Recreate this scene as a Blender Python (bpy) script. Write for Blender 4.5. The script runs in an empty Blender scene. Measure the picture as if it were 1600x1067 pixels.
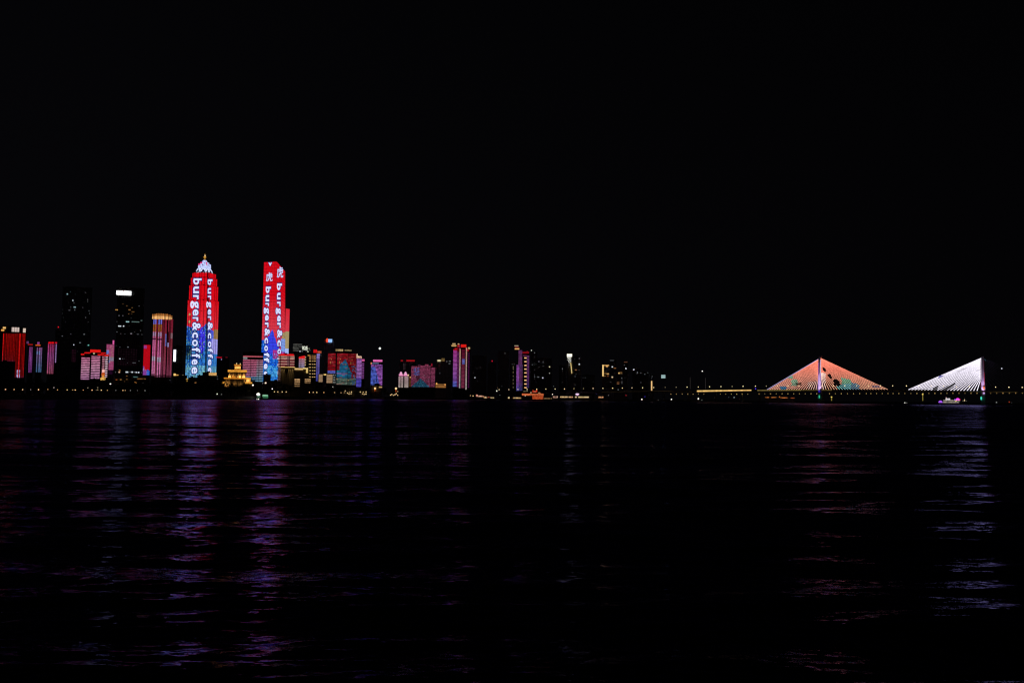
import bpy, math, random
import numpy as np
from mathutils import Matrix, Vector
random.seed(7)
scene = bpy.context.scene
COL = scene.collection
R = math.radians

# ------------------------------------------------------------------ camera
FPX, CX, CY = 1386.0, 800.0, 533.5          # focal length in photo pixels, photo centre
PITCH = math.atan(88.0 / FPX)
ROLL = math.atan(0.010)
CAMH = 7.0
cam_rot = Matrix.Rotation(math.pi / 2 + PITCH, 4, 'X') @ Matrix.Rotation(ROLL, 4, 'Z')
cd = bpy.data.cameras.new('camera')
cd.lens = 36.0 * FPX / 1600.0
cd.sensor_width = 36.0
cd.clip_start = 0.5
cd.clip_end = 40000
cam = bpy.data.objects.new('camera', cd)
cam.matrix_world = Matrix.Translation((0, 0, CAMH)) @ cam_rot
COL.objects.link(cam)
scene.camera = cam
CAMP = Vector((0, 0, CAMH))
CR3 = cam_rot.to_3x3()

# ------------------------------------------------------------------ night sky
world = bpy.data.worlds.new('World')
scene.world = world
world.use_nodes = True
nt = world.node_tree
nt.nodes.clear()
wo = nt.nodes.new('ShaderNodeOutputWorld')
bg = nt.nodes.new('ShaderNodeBackground')
tc = nt.nodes.new('ShaderNodeTexCoord')
sx = nt.nodes.new('ShaderNodeSeparateXYZ')
rmp = nt.nodes.new('ShaderNodeValToRGB')
rmp.color_ramp.elements[0].position = 0.0
rmp.color_ramp.elements[0].color = (0.0016, 0.0015, 0.0021, 1)
rmp.color_ramp.elements[1].position = 0.42
rmp.color_ramp.elements[1].color = (0.0010, 0.0010, 0.0014, 1)
e = rmp.color_ramp.elements.new(0.16)
e.color = (0.0015, 0.0014, 0.0020, 1)
az = nt.nodes.new('ShaderNodeMapRange')
az.inputs[1].default_value = -0.45; az.inputs[2].default_value = 0.5
az.inputs[3].default_value = 1.1; az.inputs[4].default_value = 0.62
mulw = nt.nodes.new('ShaderNodeMath'); mulw.operation = 'MULTIPLY'; mulw.inputs[1].default_value = 1.0
nt.links.new(tc.outputs['Generated'], sx.inputs[0])
nt.links.new(sx.outputs['Z'], rmp.inputs[0])
nt.links.new(sx.outputs['X'], az.inputs[0])
nt.links.new(az.outputs[0], mulw.inputs[0])
nt.links.new(rmp.outputs[0], bg.inputs[0])
nt.links.new(mulw.outputs[0], bg.inputs[1])
nt.links.new(bg.outputs[0], wo.inputs[0])
scene.view_settings.view_transform = 'Standard'
scene.view_settings.look = 'None'
scene.view_settings.exposure = 0.0
scene.view_settings.gamma = 1.0
scene.cycles.sample_clamp_indirect = 4.0
scene.cycles.max_bounces = 5
scene.cycles.caustics_reflective = True
scene.cycles.caustics_refractive = False
scene.cycles.blur_glossy = 0.0
scene.cycles.filter_width = 1.25

# ------------------------------------------------------------------ helpers
def S(r, g, b, k=1.0):
    f = lambda c: ((c / 255 + 0.055) / 1.055) ** 2.4 if c > 10 else c / 255 / 12.92
    return (f(r) * k, f(g) * k, f(b) * k)

def ray(px, py):
    return (CR3 @ Vector(((px - CX) / FPX, -(py - CY) / FPX, -1.0))).normalized()

def hit_y(px, py, Y):                      # point of the ray at world depth Y
    d = ray(px, py)
    return CAMP + d * (Y / d.y)

def hrand(*a):
    h = 1469598103
    for v in a:
        h = ((h ^ (int(v) & 0xffffffff)) * 16777619) & 0xffffffff
        h ^= h >> 13
    h = (h * 2246822519) & 0xffffffff
    h ^= h >> 15
    return (h & 0xffffff) / 0xffffff

def vnoise(x, y, s=0):
    xi, yi = math.floor(x), math.floor(y)
    fx, fy = x - xi, y - yi
    fx = fx * fx * (3 - 2 * fx); fy = fy * fy * (3 - 2 * fy)
    a = hrand(xi, yi, s); b = hrand(xi + 1, yi, s); c = hrand(xi, yi + 1, s); d = hrand(xi + 1, yi + 1, s)
    return (a * (1 - fx) + b * fx) * (1 - fy) + (c * (1 - fx) + d * fx) * fy

def mixc(a, b, t):
    t = max(0, min(1, t))
    return tuple(x * (1 - t) + y * t for x, y in zip(a, b))

def mulc(a, k):
    return tuple(x * k for x in a)

class MB:
    def __init__(s):
        s.v = []; s.f = []; s.c = []; s.m = []
    def face(s, idx, col=(0, 0, 0), mi=0):
        s.f.append(idx); s.c.append(col); s.m.append(mi)
    def quad(s, a, b, c, d, col=(0, 0, 0), mi=0):
        n = len(s.v); s.v += [tuple(a), tuple(b), tuple(c), tuple(d)]
        s.face((n, n + 1, n + 2, n + 3), col, mi)
    def box(s, x0, x1, y0, y1, z0, z1, col=(0, 0, 0), mi=0, taper=0.0):
        n = len(s.v); t = taper
        s.v += [(x0, y0, z0), (x1, y0, z0), (x1, y1, z0), (x0, y1, z0),
                (x0 + t, y0 + t, z1), (x1 - t, y0 + t, z1), (x1 - t, y1 - t, z1), (x0 + t, y1 - t, z1)]
        for q in ((0, 3, 2, 1), (4, 5, 6, 7), (0, 1, 5, 4), (1, 2, 6, 5), (2, 3, 7, 6), (3, 0, 4, 7)):
            s.face(tuple(n + i for i in q), col, mi)
    def prism(s, bot, top, col=(0, 0, 0), mi=0):
        n = len(s.v); k = len(bot)
        s.v += [tuple(p) for p in bot] + [tuple(p) for p in top]
        s.face(tuple(n + i for i in reversed(range(k))), col, mi)
        s.face(tuple(n + k + i for i in range(k)), col, mi)
        for i in range(k):
            j = (i + 1) % k
            s.face((n + i, n + j, n + k + j, n + k + i), col, mi)
    def cyl(s, cx, cy, z0, z1, r0, r1=None, n=8, col=(0, 0, 0), mi=0):
        r1 = r0 if r1 is None else r1
        b = [(cx + r0 * math.cos(2 * math.pi * i / n), cy + r0 * math.sin(2 * math.pi * i / n), z0) for i in range(n)]
        t = [(cx + r1 * math.cos(2 * math.pi * i / n), cy + r1 * math.sin(2 * math.pi * i / n), z1) for i in range(n)]
        s.prism(b, t, col, mi)
    def tube(s, p, q, r, segs=1, colf=None, n=5, r2=None):
        p = Vector(p); q = Vector(q); d = (q - p).normalized()
        a = d.cross(Vector((0, 1, 0)))
        if a.length < 0.1: a = d.cross(Vector((1, 0, 0)))
        a.normalize(); b = d.cross(a)
        base = len(s.v)
        for k in range(segs + 1):
            t = k / segs; c = p.lerp(q, t); rr = r + ((r2 if r2 is not None else r) - r) * t
            for i in range(n):
                an = 2 * math.pi * i / n
                s.v.append(tuple(c + a * rr * math.cos(an) + b * rr * math.sin(an)))
        for k in range(segs):
            col = colf((k + 0.5) / segs) if colf else (0, 0, 0)
            for i in range(n):
                j = (i + 1) % n
                s.face((base + k * n + i, base + k * n + j, base + (k + 1) * n + j, base + (k + 1) * n + i), col)
        s.face(tuple(base + i for i in reversed(range(n))), colf(0) if colf else (0, 0, 0))
        s.face(tuple(base + segs * n + i for i in range(n)), colf(1) if colf else (0, 0, 0))
    def ball(s, cx, cy, cz, rx, rz=None, col=(0, 0, 0), n=10, m=7, mi=0, half=False):
        rz = rx if rz is None else rz
        base = len(s.v)
        lo = 0.0 if half else -math.pi / 2
        for j in range(m + 1):
            ph = lo + (math.pi / 2 - lo) * j / m
            for i in range(n):
                th = 2 * math.pi * i / n
                s.v.append((cx + rx * math.cos(ph) * math.cos(th), cy + rx * math.cos(ph) * math.sin(th), cz + rz * math.sin(ph)))
        for j in range(m):
            for i in range(n):
                k = (i + 1) % n
                s.face((base + j * n + i, base + j * n + k, base + (j + 1) * n + k, base + (j + 1) * n + i), col, mi)
    def grid(s, p00, p10, p01, p11, nx, ny, fn, gap=0.0):
        """cells of an LED wall; u left->right, v top(0)->bottom(1); p00 bottom left, p01 top left"""
        p00, p10, p01, p11 = map(Vector, (p00, p10, p01, p11))
        def P(u, v):
            return p01.lerp(p11, u).lerp(p00.lerp(p10, u), v)
        base = len(s.v)
        for j in range(ny + 1):
            for i in range(nx + 1):
                s.v.append(tuple(P(i / nx, j / ny)))
        w = nx + 1
        for j in range(ny):
            for i in range(nx):
                c = fn((i + 0.5) / nx, (j + 0.5) / ny, i, j)
                if c is None: c = (0, 0, 0)
                s.face((base + (j + 1) * w + i, base + (j + 1) * w + i + 1, base + j * w + i + 1, base + j * w + i), c)
    def build(s, name, mats, parent=None, smooth=False):
        me = bpy.data.meshes.new(name)
        me.from_pydata(s.v, [], s.f)
        if not isinstance(mats, (list, tuple)): mats = [mats]
        for m in mats: me.materials.append(m)
        if len(mats) > 1: me.polygons.foreach_set('material_index', s.m)
        at = me.color_attributes.new('led', 'FLOAT_COLOR', 'CORNER')
        arr = np.empty((len(me.loops), 4), dtype=np.float32); arr[:, 3] = 1
        cnt = np.array([len(f) for f in s.f])
        arr[:, :3] = np.repeat(np.array(s.c, dtype=np.float32).reshape(-1, 3), cnt, axis=0)
        at.data.foreach_set('color', arr.ravel())
        if smooth: me.shade_smooth()
        me.update()
        o = bpy.data.objects.new(name, me)
        COL.objects.link(o)
        if parent is not None: o.parent = parent
        return o

def tag(o, label=None, cat=None, group=None, kind=None):
    if label: o['label'] = label
    if cat: o['category'] = cat
    if group: o['group'] = group
    if kind: o['kind'] = kind
    return o

# ------------------------------------------------------------------ materials
def new_mat(name):
    m = bpy.data.materials.new(name); m.use_nodes = True
    m.node_tree.nodes.clear()
    return m, m.node_tree.nodes, m.node_tree.links

def mat_led(name, strength=1.0, sampling='NONE'):
    m, n, l = new_mat(name)
    out = n.new('ShaderNodeOutputMaterial'); em = n.new('ShaderNodeEmission'); at = n.new('ShaderNodeAttribute')
    at.attribute_name = 'led'; em.inputs[1].default_value = strength
    tcn = n.new('ShaderNodeTexCoord'); nz = n.new('ShaderNodeTexNoise'); nz.inputs['Scale'].default_value = 0.35
    mr = n.new('ShaderNodeMapRange'); mr.inputs[3].default_value = 0.75; mr.inputs[4].default_value = 1.25
    vm = n.new('ShaderNodeVectorMath'); vm.operation = 'SCALE'
    l.new(tcn.outputs['Object'], nz.inputs['Vector']); l.new(nz.outputs[0], mr.inputs[0])
    l.new(at.outputs['Color'], vm.inputs[0]); l.new(mr.outputs[0], vm.inputs['Scale'])
    l.new(vm.outputs[0], em.inputs[0]); 
    gl = n.new('ShaderNodeBsdfGlossy'); gl.inputs['Color'].default_value = (0.03, 0.03, 0.03, 1); gl.inputs['Roughness'].default_value = 0.3
    ad = n.new('ShaderNodeAddShader'); l.new(em.outputs[0], ad.inputs[0]); l.new(gl.outputs[0], ad.inputs[1])
    l.new(ad.outputs[0], out.inputs[0])
    m.cycles.emission_sampling = sampling
    return m

def mat_facade(name, wall, glass, sx=4.0, sz=3.6, rough=0.5):
    """walls with a grid of unlit windows"""
    m, n, l = new_mat(name)
    out = n.new('ShaderNodeOutputMaterial'); pb = n.new('ShaderNodeBsdfPrincipled')
    tcn = n.new('ShaderNodeTexCoord'); mp = n.new('ShaderNodeMapping')
    mp.inputs['Rotation'].default_value = (R(90), 0, 0)
    br = n.new('ShaderNodeTexBrick'); br.offset = 0.0
    br.inputs['Scale'].default_value = 1.0
    br.inputs['Brick Width'].default_value = sx; br.inputs['Row Height'].default_value = sz
    br.inputs['Mortar Size'].default_value = 0.7
    br.inputs['Color1'].default_value = (*glass, 1); br.inputs['Color2'].default_value = (*mulc(glass, 0.6), 1)
    br.inputs['Mortar'].default_value = (*wall, 1)
    nz = n.new('ShaderNodeTexNoise'); nz.inputs['Scale'].default_value = 0.08
    mx = n.new('ShaderNodeMix'); mx.data_type = 'RGBA'; mx.blend_type = 'MULTIPLY'; mx.inputs[0].default_value = 0.5
    l.new(tcn.outputs['Object'], mp.inputs[0]); l.new(mp.outputs[0], br.inputs['Vector'])
    l.new(tcn.outputs['Object'], nz.inputs['Vector'])
    l.new(br.outputs['Color'], mx.inputs[6]); l.new(nz.outputs[0], mx.inputs[7])
    l.new(mx.outputs[2], pb.inputs['Base Color']); pb.inputs['Roughness'].default_value = rough
    l.new(pb.outputs[0], out.inputs[0])
    return m

def mat_noise(name, c1, c2, scale=0.5, rough=0.8, metal=0.0):
    m, n, l = new_mat(name)
    out = n.new('ShaderNodeOutputMaterial'); pb = n.new('ShaderNodeBsdfPrincipled')
    tcn = n.new('ShaderNodeTexCoord'); nz = n.new('ShaderNodeTexNoise'); nz.inputs['Scale'].default_value = scale
    nz.inputs['Detail'].default_value = 6
    rp = n.new('ShaderNodeValToRGB')
    rp.color_ramp.elements[0].position = 0.35; rp.color_ramp.elements[0].color = (*c1, 1)
    rp.color_ramp.elements[1].position = 0.65; rp.color_ramp.elements[1].color = (*c2, 1)
    l.new(tcn.outputs['Object'], nz.inputs['Vector']); l.new(nz.outputs[0], rp.inputs[0])
    l.new(rp.outputs[0], pb.inputs['Base Color'])
    pb.inputs['Roughness'].default_value = rough; pb.inputs['Metallic'].default_value = metal
    l.new(pb.outputs[0], out.inputs[0])
    return m

M_LED = mat_led('led_panel')
M_LAMP = mat_led('lamp_glow')
M_FAC = mat_led('led_facade_panel', 0.70)
M_WALL = mat_facade('haze_paled_facade', (0.58, 0.56, 0.54), (0.24, 0.25, 0.27))  # wall and glass paled in place of haze over the distance
M_WALL2 = mat_facade('tiled_facade', (0.30, 0.26, 0.23), (0.04, 0.045, 0.05), 3.2, 3.3, 0.6)
M_WALL3 = mat_facade('pale_facade', (0.40, 0.37, 0.33), (0.05, 0.05, 0.06), 5.0, 3.6, 0.55)
M_CONC = mat_noise('concrete', (0.30, 0.29, 0.27), (0.42, 0.40, 0.38), 0.2)
M_STONE = mat_noise('warm_stone', (0.42, 0.36, 0.28), (0.55, 0.48, 0.38), 0.3)
M_METAL = mat_noise('painted_steel', (0.10, 0.10, 0.11), (0.16, 0.16, 0.17), 0.8, 0.5, 0.4)
M_HULL = mat_noise('boat_hull_paint', (0.10, 0.10, 0.12), (0.2, 0.2, 0.22), 0.3, 0.4)
M_BARK = mat_noise('bark', (0.04, 0.03, 0.02), (0.09, 0.07, 0.05), 1.5)
M_LEAF = mat_noise('leaves', (0.03, 0.05, 0.02), (0.07, 0.11, 0.04), 0.8)
M_BANK = mat_noise('bank_stone', (0.12, 0.11, 0.10), (0.2, 0.19, 0.17), 0.15)
M_LAND = mat_noise('city_ground', (0.05, 0.05, 0.05), (0.08, 0.08, 0.075), 0.02)

# ------------------------------------------------------------------ river
WAVE = 0.0175
def make_river():
    m, n, l = new_mat('river_water')
    out = n.new('ShaderNodeOutputMaterial')
    df = n.new('ShaderNodeBsdfDiffuse'); df.inputs[0].default_value = (0.004, 0.005, 0.006, 1)
    gl = n.new('ShaderNodeBsdfGlossy'); gl.inputs['Color'].default_value = (0.33, 0.31, 0.70, 1)  # violet of the reflections put into the gloss colour
    fr = n.new('ShaderNodeFresnel'); fr.inputs[0].default_value = 1.33
    mxs = n.new('ShaderNodeMixShader')
    cdn = n.new('ShaderNodeVectorMath'); cdn.operation = 'LENGTH'
    rg = n.new('ShaderNodeMapRange'); rg.inputs[1].default_value = 20; rg.inputs[2].default_value = 700; rg.inputs[3].default_value = 0.11; rg.inputs[4].default_value = 0.26
    geo = n.new('ShaderNodeNewGeometry')
    # slopes of the ripples at several sizes, longer across the view than along it, stronger in ruffled patches
    def noise(scale, sxx, rot, detail, off):
        mp = n.new('ShaderNodeMapping'); mp.inputs['Scale'].default_value = (sxx, 1.0, 1.0); mp.inputs['Rotation'].default_value = (0, 0, R(rot)); mp.inputs['Location'].default_value = (off, off * 2, 0)
        nz = n.new('ShaderNodeTexNoise'); nz.inputs['Scale'].default_value = scale; nz.inputs['Detail'].default_value = detail; nz.inputs['Roughness'].default_value = 0.55
        l.new(geo.outputs['Position'], mp.inputs[0]); l.new(mp.outputs[0], nz.inputs['Vector'])
        return nz
    def vmath(op, a, b):
        v = n.new('ShaderNodeVectorMath'); v.operation = op
        for k, q in enumerate((a, b)):
            if isinstance(q, tuple): v.inputs[k].default_value = q
            else: l.new(q, v.inputs[k])
        return v.outputs[0]
    tot = None
    for scale, sxx, rot, det, kx, ky, off in ((4.2, 0.45, 6, 3, 0.10, 0.66, 0), (1.0, 0.32, -4, 2, 0.045, 0.28, 31), (0.10, 0.22, 5, 2, 0.015, 0.16, 57)):
        nz = noise(scale, sxx, rot, det, off)
        v = vmath('MULTIPLY', vmath('SUBTRACT', nz.outputs['Color'], (0.5, 0.5, 0.5)), (kx, ky, 0.0))
        tot = v if tot is None else vmath('ADD', tot, v)
    pz = noise(0.022, 0.35, 3, 2, 11)
    pr = n.new('ShaderNodeMapRange'); pr.inputs[1].default_value = 0.36; pr.inputs[2].default_value = 0.66; pr.inputs[3].default_value = 0.75; pr.inputs[4].default_value = 1.8
    l.new(pz.outputs[0], pr.inputs[0])
    sc = n.new('ShaderNodeVectorMath'); sc.operation = 'SCALE'; l.new(tot, sc.inputs[0]); l.new(pr.outputs[0], sc.inputs['Scale'])
    nrm = n.new('ShaderNodeVectorMath'); nrm.operation = 'NORMALIZE'
    l.new(vmath('ADD', geo.outputs['Normal'], sc.outputs[0]), nrm.inputs[0])
    for q in (df, gl, fr): l.new(nrm.outputs[0], q.inputs['Normal'])
    l.new(geo.outputs['Position'], cdn.inputs[0]); l.new(cdn.outputs['Value'], rg.inputs[0]); l.new(rg.outputs[0], gl.inputs['Roughness'])
    l.new(fr.outputs[0], mxs.inputs[0]); l.new(df.outputs[0], mxs.inputs[1]); l.new(gl.outputs[0], mxs.inputs[2])
    l.new(mxs.outputs[0], out.inputs[0])
    rr = np.concatenate([4.0 * (2200 / 4.0) ** (np.arange(1900) / 1899), 2200 * (15000 / 2200) ** (np.arange(1, 260) / 259)])
    ad = np.concatenate([np.linspace(-84, -40, 40)[:-1], np.linspace(-40, -32, 40)[:-1], np.linspace(-32, 32, 560), np.linspace(32, 40, 40)[1:], np.linspace(40, 84, 40)[1:]])
    NR, NA = len(rr), len(ad)
    RR, AA = np.meshgrid(rr.astype(np.float32), np.radians(ad).astype(np.float32), indexing='ij')
    X = RR * np.sin(AA); Y = RR * np.cos(AA) - 2.0
    dr = np.gradient(rr).astype(np.float32)[:, None] * np.ones((1, NA), np.float32)
    da = RR * np.radians(np.gradient(ad)).astype(np.float32)[None, :]
    Z = np.zeros_like(X)
    rng = np.random.default_rng(5)
    for k in range(84):
        lam = 0.35 * (26.0 / 0.35) ** ((k + rng.random()) / 84)
        th = rng.normal(math.pi / 2 + 0.05, 0.22)
        amp = WAVE * lam ** 0.97 / 6.283
        kk = 2 * math.pi / lam
        ph = rng.random() * 6.283
        att = np.clip((lam / np.maximum(dr, da * abs(math.cos(th)) + da * 0.12) - 3.0) / 2.0, 0, 1)
        w = kk * (X * math.cos(th) + Y * math.sin(th)) + ph
        Z += amp * att * np.sin(w)
    patch = 0.95 + 0.4 * np.sin(X * 0.017 + 1.0 + 0.6 * np.sin(Y * 0.05)) * np.sin(Y * 0.031 + 0.5) + 0.25 * np.sin(Y * 0.11 + X * 0.02)
    Z *= np.clip(patch, 0.7, 1.3)
    co = np.stack([X, Y, Z], -1).reshape(-1, 3).astype(np.float32)
    i = np.arange(NR - 1)[:, None] * NA + np.arange(NA - 1)[None, :]
    q = np.stack([i, i + NA, i + NA + 1, i + 1], -1).reshape(-1, 4)[:, ::-1]
    me = bpy.data.meshes.new('river_water')
    me.vertices.add(len(co)); me.vertices.foreach_set('co', co.ravel())
    me.loops.add(q.size); me.loops.foreach_set('vertex_index', q.ravel().astype(np.int32))
    me.polygons.add(len(q)); me.polygons.foreach_set('loop_start', (np.arange(len(q)) * 4).astype(np.int32))
    me.update(calc_edges=True); me.shade_smooth()
    me.materials.append(m)
    o = bpy.data.objects.new('water', me); COL.objects.link(o)
    tag(o, kind='structure')
make_river()

# ------------------------------------------------------------------ far bank and city ground
G = 5.0                                    # level of the embankment
shore_px = [(-900, 560), (-300, 800), (0, 925), (150, 1100), (300, 1290), (430, 1560), (600, 2350), (760, 2600),
            (900, 2720), (1050, 2780), (1180, 3300), (1320, 3800), (1500, 4100), (1700, 4300), (2100, 4600), (2900, 5200)]
def shore_depth(px):
    for (a, ya), (b, yb) in zip(shore_px, shore_px[1:]):
        if a <= px <= b: return ya + (yb - ya) * (px - a) / (b - a)
    return 900
sh = []
for px, Y in shore_px:
    p = hit_y(px, 620, Y); sh.append((p.x, Y))
mb = MB()
for (xa, ya), (xb, yb) in zip(sh, sh[1:]):
    mb.quad((xa, ya, -1), (xb, yb, -1), (xb, yb + 14, G - 0.6), (xa, ya + 14, G - 0.6))
    mb.quad((xa, ya + 14, G - 0.6), (xb, yb + 14, G - 0.6), (xb, yb + 14, G), (xa, ya + 14, G))
tag(mb.build('embankment', M_BANK), kind='structure')
mb = MB()
for (xa, ya), (xb, yb) in zip(sh, sh[1:]):
    mb.quad((xa, ya + 14, G), (xb, yb + 14, G), (xb * 16000 / yb, 16000, G), (xa * 16000 / ya, 16000, G))
tag(mb.build('city_ground', M_LAND), kind='structure')

# ------------------------------------------------------------------ building kit
class Thing:
    """an Empty at ground level facing the camera side; pixel measurements are turned into metres on its own front plane"""
    def __init__(s, name, label, cat, px, Y, refpy=590, group=None, ground=G, turn=0.0):
        p = hit_y(px, refpy, Y)
        ang = -math.atan2(p.x, p.y) + turn
        s.C = Vector((p.x, p.y, ground)); s.ang = ang
        s.M = Matrix.Translation(s.C) @ Matrix.Rotation(ang, 4, 'Z')
        s.Mi = s.M.inverted()
        o = bpy.data.objects.new(name, None); COL.objects.link(o)
        o.location = s.C; o.rotation_euler = (0, 0, ang)
        o.empty_display_size = 5
        s.o = o; tag(o, label, cat, group)
    def pt(s, px, py, y=0.0):
        o = s.Mi @ CAMP; d = s.Mi.to_3x3() @ ray(px, py)
        t = (y - o.y) / d.y
        return o + d * t
    def ptx(s, px, py, x=0.0):
        o = s.Mi @ CAMP; d = s.Mi.to_3x3() @ ray(px, py)
        return o + d * ((x - o.x) / d.x)
    def rect(s, px0, py0, px1, py1, y=0.0):
        pm = (py0 + py1) / 2; cm = (px0 + px1) / 2
        return s.pt(px0, pm, y).x, s.pt(px1, pm, y).x, s.pt(cm, py1, y).z, s.pt(cm, py0, y).z
    def body(s, px0, py0, px1, py1=None, mat=None, depth=26.0, name='wall', y0=0.0, y=0.0):
        """a solid block; without py1 it reaches the ground"""
        x0, x1, z0, z1 = s.rect(px0, py0, px1, py1 if py1 else 600, y)
        if py1 is None: z0 = -0.3
        m = MB(); m.box(x0, x1, y, y + depth, z0, z1)
        if depth > 8 and py1 is None:      # parapet and plant room
            m.box(x0 - 0.3, x1 + 0.3, y - 0.3, y + depth + 0.3, z1 + 0.003, z1 + 1.0)
            w = (x1 - x0)
            m.box(x0 + w * .3, x0 + w * .55, y + depth * .4, y + depth * .75, z1 + 1.003, z1 + 3.2)
        return m.build(name, mat or M_WALL, s.o)
    def led(s, px0, py0, px1, py1, nx, ny, fn, name='led_facade', y=-0.5, parent=None):
        x0, x1, z0, z1 = s.rect(px0, py0, px1, py1, y)
        m = MB(); m.grid((x0, y, z0), (x1, y, z0), (x0, y, z1), (x1, y, z1), nx, ny, fn)
        m.box(x0, x1, y + 0.004, y + 0.4, z0, z1)
        return m.build(name, M_FAC, parent or s.o)
    def glow(s, px0, py0, px1, py1, col, name='lit_sign', y=-0.6, d=1.0, parent=None):
        x0, x1, z0, z1 = s.rect(px0, py0, px1, py1, y)
        m = MB(); m.box(x0, x1, y, y + d, z0, z1, col)
        return m.build(name, M_LED, parent or s.o)
    def box(s, px0, py0, px1, py1, mat, name, y=0.0, d=10.0, taper=0.0):
        x0, x1, z0, z1 = s.rect(px0, py0, px1, py1, y)
        m = MB(); m.box(x0, x1, y, y + d, z0, z1, taper=taper)
        return m.build(name, mat, s.o)
    def wins(s, lst, name='lit_window', y=-0.25):
        for w in lst:
            px, py, ww, hh, col = w
            if max(col) < .5: ww *= .85; hh *= .9; col = mulc(col, .85)
            x0, x1, z0, z1 = s.rect(px - ww / 2, py - hh / 2, px + ww / 2, py + hh / 2, y)
            m = MB(); m.box(x0, x1, y, y + 0.3, z0, z1, col)
            m.build(name, M_LED, s.o)
    def post(s, px, py0, py1, r=0.3, name='mast', y=3.0, r2=None):
        a = s.pt(px, py0, y); b = s.pt(px, py1, y)
        m = MB(); m.cyl(a.x, y, b.z, a.z, r, r2 or r * 0.5, 6)
        return m.build(name, M_METAL, s.o)
    def light(s, lx, ly, lz, col, w, rad=0.6, spot=None, aim=None, name='floodlight', blend=0.5):
        ld = bpy.data.lights.new(name, 'SPOT' if spot else 'POINT')
        ld.energy = w; ld.color = col; ld.shadow_soft_size = rad
        o = bpy.data.objects.new(name, ld); COL.objects.link(o); o.parent = s.o
        o.location = (lx, ly, lz)
        if spot:
            ld.spot_size = spot; ld.spot_blend = blend
            o.rotation_euler = Vector(aim).to_track_quat('-Z', 'Y').to_euler()
        return o

CW = S(215, 225, 235); CWD = S(105, 110, 115); CG = S(230, 175, 90); CGD = S(110, 80, 45); CC = S(150, 190, 192); CCD = S(70, 95, 100)
RED = S(215, 15, 22)

# LED wall patterns
def hlines(pal, dim=0.12, jit=0.35, seed=1, per=2, blank=0.0):
    def f(u, v, i, j):
        k = 1.18 if j % per == 0 else dim * .4
        k *= 1 - jit + 2 * jit * hrand(i // 2, j, seed)
        if blank and hrand(i // 3, j // 3, seed + 9) < blank: k *= 0.25
        return mulc(pal(u, v), k)
    return f
def vlines(pal, mask, jit=0.25, seed=1, gap=0.0):
    def f(u, v, i, j):
        k = mask[i % len(mask)] ** 1.5 * 1.15
        k *= 1 - jit + 2 * jit * hrand(i, j, seed)
        return mulc(pal(u, v), k)
    return f
def cells(pal, jit=0.8, seed=1):
    def f(u, v, i, j):
        k = (0.35 if (i % 2) else 1.0) * (0.4 if (j % 2) else 1.0)
        k *= 1 - jit / 2 + jit * 1.3 * hrand(i, j, seed) ** 1.5
        return mulc(pal(u, v), k)
    return f
def const(c): return lambda u, v: c
def vgrad(*stops):
    def f(u, v):
        for (a, ca), (b, cb) in zip(stops, stops[1:]):
            if v <= b: return mixc(ca, cb, (v - a) / max(1e-6, b - a))
        return stops[-1][1]
    return f

# ------------------------------------------------------------------ lettering
_gc = {}
def glyph(ch, off, rot=True):
    key = (ch, off, rot)
    if key in _gc: return _gc[key]
    cu = bpy.data.curves.new('glyph', 'FONT'); cu.body = ch; cu.size = 1.0; cu.offset = off; cu.resolution_u = 3; cu.fill_mode = 'FRONT'
    ob = bpy.data.objects.new('glyph', cu); COL.objects.link(ob)
    bpy.context.view_layer.update()
    dg = bpy.context.evaluated_depsgraph_get()
    me = bpy.data.meshes.new_from_object(ob.evaluated_get(dg))
    vs = [(v.co.x, v.co.y) for v in me.vertices]; fs = [tuple(p.vertices) for p in me.polygons]
    bpy.data.objects.remove(ob); bpy.data.curves.remove(cu); bpy.data.meshes.remove(me)
    _gc[key] = (vs, fs)
    return _gc[key]

def letter(mbx, ch, plane_pt, xb, y0, y1, xh, col, off=0.03, grow=0.0, push=None, rot=True):
    """one letter: rotated letters read downwards, baseline at pixel column xb, x-height xh pixels, from row y0 to y1"""
    vs, fs = glyph(ch, off, rot)
    bvs, _ = glyph(ch, 0.03, rot)
    mnx = min(v[0] for v in bvs); mxx = max(v[0] for v in bvs); mny = min(v[1] for v in bvs); mxy = max(v[1] for v in bvs)
    base = len(mbx.v)
    for x, y in vs:
        if rot:
            sx = xb + y / 0.56 * xh
            sy = y0 + (x - mnx) / (mxx - mnx) * (y1 - y0)
        else:
            sx = xb + (x - mnx) / (mxx - mnx) * xh
            sy = y1 - (y - mny) / (mxy - mny) * (y1 - y0)
        p = plane_pt(sx, sy)
        mbx.v.append(tuple(p))
    for f in fs: mbx.face(tuple(base + i for i in f), col)

LET = S(205, 215, 255, 1.15); NAVY = S(35, 20, 95)

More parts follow.
